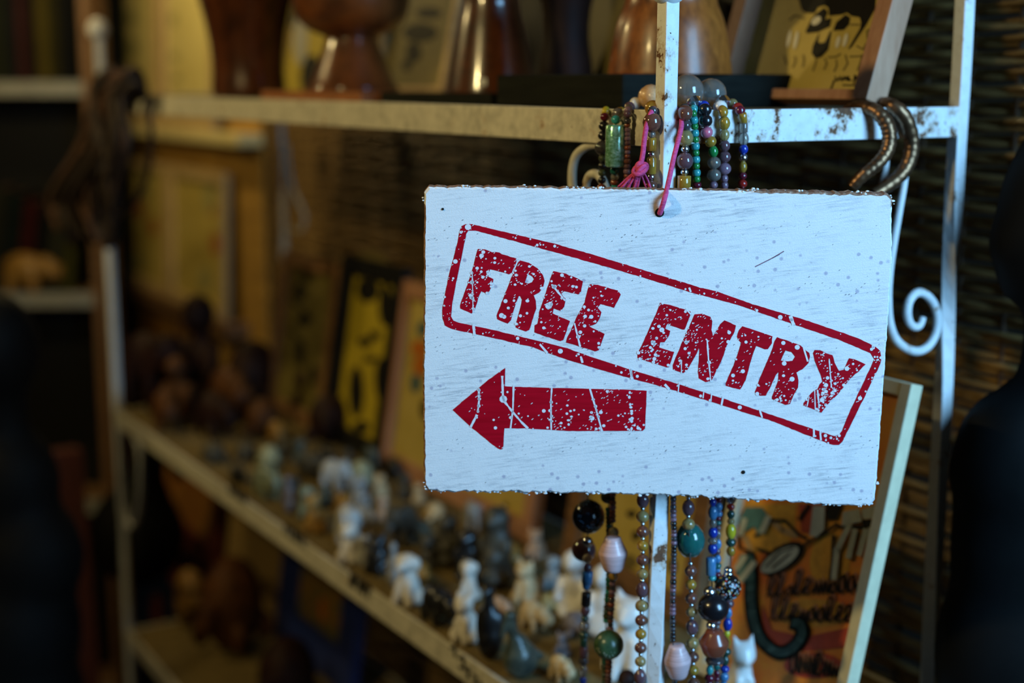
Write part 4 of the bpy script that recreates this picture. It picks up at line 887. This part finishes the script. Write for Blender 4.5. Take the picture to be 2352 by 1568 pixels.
vessel('hourglass shaped brown wooden vessel with wide bowl and flared foot', 810, 0.105, ZT + .0088, [(105, 214), (106, 206), (96, 190), (78, 150), (62, 110), (62, 95), (100, 78), (128, 45), (138, -20), (130, -90), (100, -130)], M['mid_polish'])
c_ = vessel('dark conical wooden vessel with a small white sticker on the thin plank', 1128, 0.105, SLAB_Z, [(104, 208), (103, 198), (92, 140), (78, 70), (64, 0), (72, -60), (86, -120)], M['dark_polish'])
stp = onv(1108, 188, 0.0)
Pc = onv(1128, 188, 0.105); kk = depth(Pc) / F; ctr = V3((Pc.x, Pc.y, 0)); dirv = (V3((CAM.x, CAM.y, 0)) - ctr).normalized(); ang = -0.2; dirv = V3((dirv.x * math.cos(ang) - dirv.y * math.sin(ang), dirv.x * math.sin(ang) + dirv.y * math.cos(ang), 0))
side = V3((-dirv.y, dirv.x, 0)); q = ctr + dirv * (kk * 102.5) + Z * (SLAB_Z + kk * 16)
c_.part('price_sticker', MB().box(q - side * .0045, side * .009, Z * .007 - dirv * .0008, dirv * .0006), M['sticker'], label='small white price sticker')
vessel('near black slim wooden vessel between the conical one and the copper brown one', 1300, 0.20, BLK_Z, [(62, 175), (60, 150), (52, 90), (58, 20), (80, -60), (84, -120)], M['carved_dark'])
vessel('copper brown polished wooden vessel standing on the black block behind the post', 1538, 0.120, BLK_Z, [(142, 168), (141, 158), (134, 110), (122, 55), (104, 5), (112, -30), (150, -70), (162, -130), (140, -180)], M['copper_wood'])

# ------------------------------------------------------------------ small carved animals (one continuous body each)
def blob_mesh(name, blobs, vox=0.035):
    mb = MB()
    for b in blobs:
        if b[0] == 'e': mb.ball(b[1], b[2], 16, 10)
        else:
            (p, q, r0, r1) = b[1:]; p, q = V3(p), V3(q); n = 7
            for i in range(n): mb.ball(p.lerp(q, i / (n - 1)), r0 + (r1 - r0) * i / (n - 1), 12, 8)
    me = mb.mesh(name, M['s_white']); o = bpy.data.objects.new(name, me); COL.objects.link(o)
    r = o.modifiers.new('r', 'REMESH'); r.mode = 'VOXEL'; r.voxel_size = vox; r.use_smooth_shade = True
    s_ = o.modifiers.new('s', 'SMOOTH'); s_.factor = 0.5; s_.iterations = 4
    m2 = bpy.data.meshes.new_from_object(o.evaluated_get(bpy.context.evaluated_depsgraph_get()))
    bpy.data.objects.remove(o); bpy.data.meshes.remove(me); m2.name = name
    zs = [v.co.z for v in m2.vertices]; z0, z1_ = min(zs), max(zs)
    for v in m2.vertices: v.co.z -= z0; v.co /= (z1_ - z0)
    m2.polygons.foreach_set('use_smooth', [True] * len(m2.polygons)); return m2
KIND = {
 'cat': [('e', (0, .06, .27), (.21, .26, .28)), ('e', (0, 0, .45), (.16, .17, .25)), ('e', (0, -.07, .74), (.18, .17, .16)), ('c', (.11, -.05, .84), (.125, -.04, .99), .06, .02), ('c', (-.11, -.05, .84), (-.125, -.04, .99), .06, .02),
         ('c', (.09, -.14, .42), (.09, -.22, .05), .065, .06), ('c', (-.09, -.14, .42), (-.09, -.22, .05), .065, .06), ('e', (.19, .0, .12), (.1, .2, .13)), ('e', (-.19, .0, .12), (.1, .2, .13)), ('c', (0, .3, .06), (.24, .16, .05), .05, .04), ('e', (0, -.2, .69), (.08, .08, .06))],
 'dog': [('e', (0, .02, .30), (.17, .2, .30)), ('e', (0, 0, .55), (.15, .15, .22)), ('e', (0, -.03, .82), (.185, .18, .17)), ('e', (0, -.2, .78), (.09, .12, .08)), ('e', (.17, 0, .80), (.05, .09, .14)), ('e', (-.17, 0, .80), (.05, .09, .14)),
         ('c', (.1, -.1, .42), (.12, -.2, .06), .07, .075), ('c', (-.1, -.1, .42), (-.12, -.2, .06), .07, .075), ('e', (.17, .05, .12), (.1, .2, .13)), ('e', (-.17, .05, .12), (.1, .2, .13))],
 'elephant': [('e', (0, .15, .60), (.32, .46, .34)), ('e', (0, -.36, .70), (.24, .24, .26)), ('e', (.26, -.30, .68), (.07, .2, .24)), ('e', (-.26, -.30, .68), (.07, .2, .24)), ('c', (0, -.52, .66), (0, -.68, .38), .12, .085), ('c', (0, -.68, .38), (0, -.72, .12), .085, .065),
         ('c', (.18, -.1, .45), (.18, -.12, .05), .13, .12), ('c', (-.18, -.1, .45), (-.18, -.12, .05), .13, .12), ('c', (.18, .42, .45), (.18, .44, .05), .13, .12), ('c', (-.18, .42, .45), (-.18, .44, .05), .13, .12), ('c', (0, .6, .6), (0, .66, .3), .04, .03), ('c', (.12, -.5, .5), (.14, -.72, .46), .035, .02), ('c', (-.12, -.5, .5), (-.14, -.72, .46), .035, .02)],
 'hippo': [('e', (0, .18, .52), (.38, .58, .42)), ('e', (0, -.42, .58), (.27, .30, .28)), ('e', (0, -.68, .46), (.26, .2, .2)), ('e', (.14, -.36, .86), (.07, .05, .07)), ('e', (-.14, -.36, .86), (.07, .05, .07)), ('e', (.13, -.78, .62), (.06, .06, .06)), ('e', (-.13, -.78, .62), (.06, .06, .06)),
         ('c', (.22, -.15, .3), (.22, -.15, .06), .14, .13), ('c', (-.22, -.15, .3), (-.22, -.15, .06), .14, .13), ('c', (.22, .5, .3), (.22, .5, .06), .15, .13), ('c', (-.22, .5, .3), (-.22, .5, .06), .15, .13)],
 'bird': [('e', (0, .06, .26), (.23, .27, .27)), ('e', (0, .02, .42), (.15, .17, .22)), ('c', (0, -.03, .5), (0, -.1, .86), .09, .07), ('e', (0, -.12, .90), (.085, .1, .085)), ('c', (0, -.18, .89), (0, -.25, .62), .05, .045), ('c', (0, .25, .3), (0, .42, .22), .1, .05)],
 'penguin': [('e', (0, 0, .24), (.14, .15, .25)), ('e', (0, 0, .48), (.11, .12, .28)), ('c', (0, -.01, .6), (0, -.02, .85), .075, .06), ('e', (0, -.02, .90), (.075, .085, .085)), ('c', (0, -.07, .90), (0, -.17, .87), .035, .015), ('e', (.12, .02, .42), (.04, .08, .22)), ('e', (-.12, .02, .42), (.04, .08, .22))],
 'tortoise': [('e', (0, .05, .45), (.62, .72, .52)), ('e', (0, -.75, .42), (.2, .24, .2)), ('e', (.5, -.42, .16), (.18, .18, .16)), ('e', (-.5, -.42, .16), (.18, .18, .16)), ('e', (.5, .5, .16), (.18, .18, .16)), ('e', (-.5, .5, .16), (.18, .18, .16)), ('c', (0, .7, .25), (0, .9, .18), .08, .04)],
 'sitter': [('e', (0, .02, .16), (.26, .24, .16)), ('e', (0, .03, .38), (.18, .16, .24)), ('c', (0, .02, .5), (0, 0, .66), .09, .08), ('e', (0, -.01, .81), (.165, .17, .18)), ('c', (.17, .0, .52), (.2, -.16, .28), .065, .055), ('c', (-.17, .0, .52), (-.2, -.16, .28), .065, .055), ('c', (.2, -.05, .12), (.05, -.26, .09), .09, .08), ('c', (-.2, -.05, .12), (-.05, -.26, .09), .09, .08), ('e', (0, -.18, .79), (.035, .04, .06))],
 'column': [('e', (0, 0, .1), (.24, .22, .12)), ('c', (0, 0, .12), (0, 0, .45), .2, .17), ('c', (0, 0, .45), (0, 0, .7), .19, .16), ('e', (0, 0, .84), (.17, .18, .17)), ('e', (.17, -.06, .5), (.07, .09, .14)), ('e', (-.17, -.06, .5), (.07, .09, .14)), ('e', (0, -.17, .82), (.05, .06, .07)), ('e', (0, -.15, .35), (.13, .09, .13)), ('e', (0, -.2, .12), (.16, .1, .1))],
}
KM = {k: blob_mesh(k + '_figurine', b) for k, b in KIND.items()}
def figurine(kind, x, y, hpx, mat, yaw, label, zs=ZL, grp='small carved stone animals on the middle shelf', cat='figurine', sx=1.0, name=None, vclamp=None, wide=1.22):
    P = onz(x, y, zs)
    u_, v_ = uv(P); v_ = max(0.012, min(v_, 0.265)) if vclamp is None else vclamp
    if vclamp is not None: P = onv(x, y, vclamp); u_, v_ = uv(P)
    P = W(u_, v_, zs - .002); h = hpx * depth(P) / F * 1.02
    me = KM[kind]; o = bpy.data.objects.new(name or kind + '_figurine', me); COL.objects.link(o)
    o.location = P; o.scale = (h * sx * wide, h * sx * wide, h); o.rotation_euler = (0, 0, math.radians(yaw))
    o.material_slots[0].link = 'OBJECT'; o.material_slots[0].material = mat
    tagit(o, label, cat, grp); return o
ST = M
for a in [
 ('elephant', 800, 1252, 98, 's_lgrey', 20, 'pale grey marble elephant with lowered trunk, at the front edge of the shelf', .62),
 ('cat', 806, 1283, 94, 's_white', -25, 'cream white sitting cat right in front of the pale grey elephant', .95),
 ('cat', 838, 1292, 74, 's_grey', -30, 'dark grey sitting cat touching the right of the cream white cat', .9),
 ('cat', 872, 1310, 96, 's_black', -35, 'black sitting cat between the grey cat and the white dog', 1.05),
 ('penguin', 906, 1345, 108, 's_grey', -20, 'slim grey bird right behind the white dog', .9),
 ('dog', 938, 1379, 116, 's_white', -28, 'upright white sitting dog alone at the front edge of the shelf', 1.0),
 ('hippo', 1010, 1428, 86, 's_black', 35, 'glossy black hippo right of the white dog', .72),
 ('dog', 1078, 1372, 92, 's_white', -15, 'small white bear like dog behind the white cat', .85),
 ('cat', 1070, 1466, 116, 's_white', -30, 'white sitting cat with tapering body beside the tall black bird', .9),
 ('penguin', 1125, 1507, 178, 's_black', -20, 'tall black long necked bird at the front edge of the shelf', .95),
 ('bird', 1187, 1552, 165, 's_dgreen', -60, 'large dark green stone pelican at the front edge, right of the tall black bird', .76),
 ('column', 1030, 1296, 122, 's_dark', -20, 'dark mottled carved figure left of the black egg shaped one', .95),
 ('column', 1076, 1335, 128, 's_black', -20, 'smooth black egg shaped figure in the middle of the dark carvings', 1.0),
 ('column', 1140, 1345, 190, 's_dark', -25, 'tallest dark mottled carved figure behind the tall black bird', .85),
 ('elephant', 925, 1250, 98, 's_dark', -40, 'dark mottled elephant behind the black cat', .62),
 ('cat', 1230, 1275, 70, 's_pink', -20, 'pinkish stone cat at the back, left of the necklaces', 1.1),
 ('cat', 1210, 1378, 104, 's_cream', -30, 'yellowish cream cat in front of the pinkish cat', 1.0),
 ('hippo', 1230, 1442, 66, 's_cream', 40, 'cream stone hippo lying right of the dark green pelican', .75),
 ('sitter', 1316, 1405, 150, 's_milk', -20, 'milky white hooded figure left of the black bead lumps', .85),
 ('tortoise', 1322, 1452, 52, 's_violet', 20, 'violet grey stone tortoise below the white hooded figure', .8),
 ('sitter', 1385, 1445, 158, 's_milk', -25, 'milky white seated figure behind the pink paper bead', .8),
 ('cat', 1452, 1546, 205, 's_milk', -30, 'large milky white cat behind the amber necklace', .95),
 ('sitter', 1440, 1640, 112, 'carved_dark', -30, 'dark red brown seated figure at the bottom edge behind the amber necklace', .95),
 ('cat', 1700, 1625, 182, 's_milk', 10, 'bluish white cat at the foot of the orange painting', .72),
 ('tortoise', 492, 1056, 44, 's_dark', 40, 'dark stone tortoise nearest the far end of the front row', .75),
 ('hippo', 548, 1106, 44, 's_black', 30, 'small black hippo with pale glints, left of the round green hippo', .7),
 ('tortoise', 620, 1068, 48, 's_pgreen', 30, 'pale green round tortoise behind the round green hippo', .65),
 ('hippo', 616, 1142, 80, 's_green', 35, 'round grey green hippo on the front edge of the shelf', .62),
 ('penguin', 665, 1174, 88, 's_violet', -20, 'violet grey upright bird right of the green hippo', .95),
 ('dog', 706, 1184, 74, 's_green', -20, 'olive green sitting dog between violet bird and brown cat', .9),
 ('cat', 724, 1216, 92, 's_brown', -25, 'orange brown sitting cat left of the pale grey elephant', .85),
 ('hippo', 716, 1096, 62, 's_dark', 60, 'dark mottled hippo behind the olive green dog', .62),
 ('elephant', 772, 1128, 78, 's_lgrey', 70, 'whitish elephant at the back of the shelf', .62),
 ('tortoise', 830, 1112, 58, 's_pgreen', 10, 'pale green tortoise right of the whitish elephant', .62),
 ('dog', 828, 1156, 68, 's_grey', -30, 'grey sitting dog in front of the pale green tortoise', 1.0),
 ('cat', 874, 1136, 54, 's_cream', -20, 'tan stone cat at the back near the sign edge', 1.0),
 ('hippo', 790, 1176, 46, 's_brown', 30, 'brown stone hippo just behind the pale grey elephant', .7),
 ('dog', 880, 1190, 54, 's_pink', -20, 'pale pink dog behind the dark mottled elephant', .9),
 ('cat', 962, 1150, 46, 's_cream', -20, 'cream cat tucked under the lower left sign corner', 1.0),
 ('tortoise', 1000, 1190, 40, 's_cream', 20, 'cream tortoise at the back under the sign', .7),
 ('tortoise', 566, 1052, 40, 's_dark', 30, 'dark tortoise at the back behind the small black hippo', .75),
 ('hippo', 655, 1048, 44, 's_dark', 50, 'dark mottled small hippo behind the pale green round tortoise', .65),
 ('dog', 690, 1060, 58, 's_dgreen', -20, 'dark green dog in the back row beside the dark mottled hippo', .95),
 ('hippo', 752, 1066, 44, 's_black', 40, 'black hippo in the back row left of the whitish elephant', .7),
 ('cat', 800, 1072, 50, 's_dark', -10, 'dark mottled cat behind the whitish elephant', 1.0),
 ('elephant', 852, 1080, 60, 's_dgreen', 30, 'dark green elephant at the back below the black framed picture', .62),
 ('hippo', 905, 1098, 52, 's_black', 20, 'black hippo at the back touching the left sign edge', .7),
 ('dog', 930, 1140, 60, 's_dark', -20, 'dark mottled dog left of the cream cat under the sign corner', .95),
 ('tortoise', 672, 1122, 34, 's_dark', 10, 'dark little tortoise between green hippo and olive green dog', .75),
 ('cat', 748, 1158, 54, 's_dgreen', -20, 'dark green cat behind the orange brown cat', 1.0),
 ('hippo', 832, 1204, 50, 's_grey', 50, 'grey hippo left of the dark mottled elephant', .7),
 ('tortoise', 965, 1238, 50, 's_dgreen', 10, 'dark green tortoise between the dark elephant and the dark carved figures', .7),
 ('cat', 985, 1298, 82, 's_dark', -20, 'dark mottled cat left of the dark carved figures', .95),
 ('elephant', 1085, 1215, 70, 's_grey', 20, 'grey elephant in the back row under the sign', .62),
 ('sitter', 1150, 1240, 84, 's_cream', -20, 'cream seated figure in the back row under the sign', .8),
 ('hippo', 1172, 1300, 60, 's_brown', 20, 'brown hippo right of the tallest dark figure', .7),
 ('tortoise', 965, 1330, 44, 's_brown', 30, 'brown tortoise right behind the upright white dog', .75),
 ('hippo', 1150, 1418, 52, 's_pink', 40, 'pinkish hippo behind the tall black bird', .7),
 ('dog', 1268, 1345, 76, 's_grey', -20, 'grey dog between the pinkish cat and the white hooded figure', .95),
 ('tortoise', 1268, 1400, 44, 's_pgreen', 20, 'pale green tortoise left of the white hooded figure', .75),
 ('hippo', 1290, 1560, 60, 's_cream', 30, 'cream hippo at the bottom edge left of the leftmost necklace', .7),
 ('cat', 1290, 1500, 60, 's_violet', -20, 'violet grey cat at the foot of the leftmost necklace', 1.0),
]:
    figurine(a[0], a[1], a[2], a[3], M[a[4]], a[5], a[6], sx=a[7])
# larger brown carvings at the far end of the middle shelf
BW = 'brown wooden carvings at the far end of the middle shelf'
for a in [
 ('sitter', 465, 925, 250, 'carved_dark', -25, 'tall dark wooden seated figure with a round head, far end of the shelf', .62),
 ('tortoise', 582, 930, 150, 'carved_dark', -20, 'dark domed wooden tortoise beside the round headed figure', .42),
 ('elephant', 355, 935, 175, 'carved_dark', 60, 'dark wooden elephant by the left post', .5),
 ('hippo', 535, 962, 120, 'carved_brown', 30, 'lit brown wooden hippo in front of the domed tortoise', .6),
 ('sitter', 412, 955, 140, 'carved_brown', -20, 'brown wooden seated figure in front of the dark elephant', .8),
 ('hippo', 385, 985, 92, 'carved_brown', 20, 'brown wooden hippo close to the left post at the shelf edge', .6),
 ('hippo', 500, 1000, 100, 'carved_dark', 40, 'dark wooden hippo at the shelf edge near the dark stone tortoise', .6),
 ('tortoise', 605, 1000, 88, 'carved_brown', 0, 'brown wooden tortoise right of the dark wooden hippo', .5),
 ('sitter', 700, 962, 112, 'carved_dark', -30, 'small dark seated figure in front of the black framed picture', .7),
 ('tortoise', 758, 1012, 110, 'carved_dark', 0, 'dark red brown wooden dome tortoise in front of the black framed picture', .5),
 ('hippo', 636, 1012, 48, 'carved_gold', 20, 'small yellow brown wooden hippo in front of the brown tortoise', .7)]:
    figurine(a[0], a[1], a[2], a[3], M[a[4]], a[5], a[6], grp=BW, cat='carving', sx=a[7], wide=1.45, name={'sitter': 'seated_carving'}.get(a[0], a[0] + '_carving'))
# bottom shelf
BS = 'dark carvings on the bottom shelf'
figurine('tortoise', 540, 1640, 215, M['carved_brown'], -25, 'big round brown wooden tortoise on the bottom shelf beside the black bird', ZB, BS, 'carving', .42, 'tortoise_carving', .12)
figurine('tortoise', 660, 1680, 190, M['carved_dark'], -25, 'dark wooden tortoise on the bottom shelf below the teal framed painting', ZB, BS, 'carving', .45, 'tortoise_carving', .10)
figurine('hippo', 450, 1640, 120, M['carved_gold'], 20, 'yellow brown wooden hippo on the bottom shelf beside the black bird', ZB, BS, 'carving', .6, 'hippo_carving', .10)
figurine('bird', 355, 1640, 430, M['ebony'], 60, 'tall black carved bird on the bottom shelf by the left post', ZB, BS, 'carving', .8, 'bird_carving', .09)

# ------------------------------------------------------------------ hank of leather straps on the left post
hk = Thing('strap_bunch', onv(262, 200, -0.02), 'hank of dark brown leather straps hung over the left post', 'straps')
Rk = random.Random(3)
for i in range(48):
    v0 = -0.02 + Rk.uniform(-.03, .012); xt = Rk.uniform(238, 318); yt = Rk.uniform(158, 205); xb = 150 + Rk.uniform(-25, 120); yb = 540 + Rk.uniform(-70, 30); bow = Rk.uniform(-30, 10)
    pts = [onv(xt + 20, yt + 30, v0 + .03), onv(xt + 6, yt, v0 + .012), onv(xt - 30, yt + 40, v0), onv(xt * .6 + xb * .4 + bow, 330, v0 - .006), onv(xb + bow, 450, v0 - .006), onv(xb, yb, v0)]
    hk.part('strap', MB().tube(smooth_path(pts, 5), Rk.uniform(.0035, .0062), 6), M['leather_brown'] if i % 4 == 0 else M['leather'], smooth=True)
hk.part('strap', MB().tube(smooth_path([onv(x, y, -.022) for x, y in [(300, 175), (330, 205), (345, 270), (346, 350), (332, 420), (305, 470), (272, 500), (250, 540)]], 6), .0042, 8), M['leather'], smooth=True)

# ------------------------------------------------------------------ bookcase at the far left
bc = Thing('bookcase', (-1.25, 3.3, 0), 'dark bookcase with pale shelf edges at the far left', 'bookcase')
Y0, Y1 = 3.08, 3.22
X0, X1 = -1.72, aty(207, 150, Y0).x
PALEED = plain('pale_shelf_edge', (0.26, 0.26, 0.235), .6, .2)
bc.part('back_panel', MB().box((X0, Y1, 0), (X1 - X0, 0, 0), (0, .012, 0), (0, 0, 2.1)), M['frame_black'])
for x in (X0, X1 - .018): bc.part('side_panel', MB().box((x, Y0, 0), (.018, 0, 0), (0, Y1 - Y0, 0), (0, 0, 2.1)), M['frame_brown'])
for z in (0.10, 0.55, 1.02, 1.475, 1.93):
    s_ = bc.part('shelf_board', MB().box((X0 + .018, Y0 + .01, z), (X1 - X0 - .036, 0, 0), (0, Y1 - Y0 - .01, 0), (0, 0, .022)), M['brown_board'])
    bc.part('shelf_edge', MB().box((X0 + .018, Y0 - .004, z - .004), (X1 - X0 - .036, 0, 0), (0, .014, 0), (0, 0, .030)), PALEED, parent=s_)
def book(x, w_, h, z, c, lean, label, grp, cat='book'):
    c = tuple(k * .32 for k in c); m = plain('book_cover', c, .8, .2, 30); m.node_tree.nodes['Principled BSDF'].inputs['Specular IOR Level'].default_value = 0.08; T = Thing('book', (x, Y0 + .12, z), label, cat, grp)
    up = Z * math.cos(lean) + V3((math.sin(lean), 0, 0)); ri = V3((math.cos(lean), 0, -math.sin(lean))); o = V3((x, Y0 + .03, z + max(0, math.sin(lean)) * w_))
    T.part('cover', MB().box(o, ri * .003, (0, .10, 0), up * h).box(o + ri * (w_ - .003), ri * .003, (0, .10, 0), up * h).box(o + ri * .003, ri * (w_ - .006), (0, .003, 0), up * h), m)
    T.part('pages', MB().box(o + ri * .003 + V3((0, .003, 0)) + up * .003, ri * (w_ - .006), (0, .09, 0), up * (h - .006)), M['leather_brown'])
x = X1 - .295
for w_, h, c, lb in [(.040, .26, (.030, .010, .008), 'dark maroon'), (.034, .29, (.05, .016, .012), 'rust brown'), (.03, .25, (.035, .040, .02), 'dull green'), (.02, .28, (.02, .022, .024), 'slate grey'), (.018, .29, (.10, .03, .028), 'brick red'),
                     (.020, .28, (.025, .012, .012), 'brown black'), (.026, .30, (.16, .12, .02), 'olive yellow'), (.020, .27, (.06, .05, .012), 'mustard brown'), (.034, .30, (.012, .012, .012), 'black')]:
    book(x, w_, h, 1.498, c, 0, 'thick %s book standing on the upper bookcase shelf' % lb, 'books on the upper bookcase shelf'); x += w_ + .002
x = X1 - .27
for w_, h, c, lb in [(.030, .23, (.045, .045, .03), 'grey green'), (.026, .22, (.018, .03, .028), 'dark teal'), (.028, .20, (.10, .016, .014), 'crimson'), (.022, .22, (.02, .02, .018), 'charcoal'), (.026, .25, (.08, .08, .045), 'moss'), (.022, .24, (.13, .12, .02), 'yellow green')]:
    book(x, w_, h, 1.043, c, 0.16, 'leaning %s book on the lower bookcase shelf' % lb, 'books on the lower bookcase shelf'); x += w_ + .008
o = figurine('hippo', 100, 690, 110, M['carved_gold'], 80, 'tan carved wooden animal on the lower bookcase shelf', 1.043, 'tan carving on bookcase', 'carving', .62, 'hippo_carving', None)
o.location = (-1.06, Y0 + .03, 1.042); o.scale = (.072, .085, .088)
# dark panels under the bookcase shelf and dark carved figures at the picture's sides
single('red_panel', MB().box((-0.93, 2.25, 0.0), (0.20, 0.12, 0), (0.02, -0.03, 0.0), (-0.05, 0.10, 0.86)), plain('dark_red_cloth_panel', (0.055, 0.008, 0.006), .8, .3), (-0.93, 2.25, 0), 'dark red painted panel leaning on the floor left of the rack', 'panel')
def statue(label, base, prof, headc, headr, extra=()):
    T = Thing('black_statue', base, label, 'statue', 'tall black carved statues')
    mb = MB(); base = V3(base)
    for (p, r) in prof: mb.ball(base + V3(p), r, 20, 14)
    o = T.part('body', mb, M['ebony'])
    md = o.modifiers.new('r', 'REMESH'); md.mode = 'VOXEL'; md.voxel_size = .012; md.use_smooth_shade = True
    s_ = o.modifiers.new('s', 'SMOOTH'); s_.iterations = 6
    return T
b0 = onv(2405, 800, 0.33); bx, by = b0.x, b0.y
statue('black carved wooden statue standing at the right end of the rack', (bx, by, 0), [((0, 0, z), (.070 - .01 * math.cos(z * 6), .05, .12)) for z in (.10, .2, .32, .44, .56, .68, .80, .92)] + [((-.005, 0, 1.04), (.072, .05, .10)), ((0, 0, 1.13), (.070, .05, .10)), ((-.012, 0, 1.205), (.058, .05, .06)), ((-.004, .0, 1.19), (.07, .055, .06)), ((.018, 0, 1.29), (.038, .036, .1)),
       ((.005, 0, 1.385), (.052, .055, .07)), ((.012, 0, 1.42), (.05, .056, .062)), ((-.035, -.005, 1.375), (.022, .025, .02)), ((-.03, 0, 1.41), (.018, .02, .03)), ((-.032, 0, 1.345), (.016, .02, .014))], None, None)
b1 = aty(-10, 900, 1.75)
statue('black carved statue in the dark at the far left', (b1.x, b1.y, 0), [((0, 0, z), (.09, .08, .12)) for z in (.1, .22, .34, .46, .58, .7, .8)] + [((.015, 0, .90), (.085, .07, .09)), ((.0, 0, 1.0), (.075, .06, .08)), ((0, 0, 1.09), (.04, .04, .07)), ((0, 0, 1.17), (.058, .065, .075))], None, None)
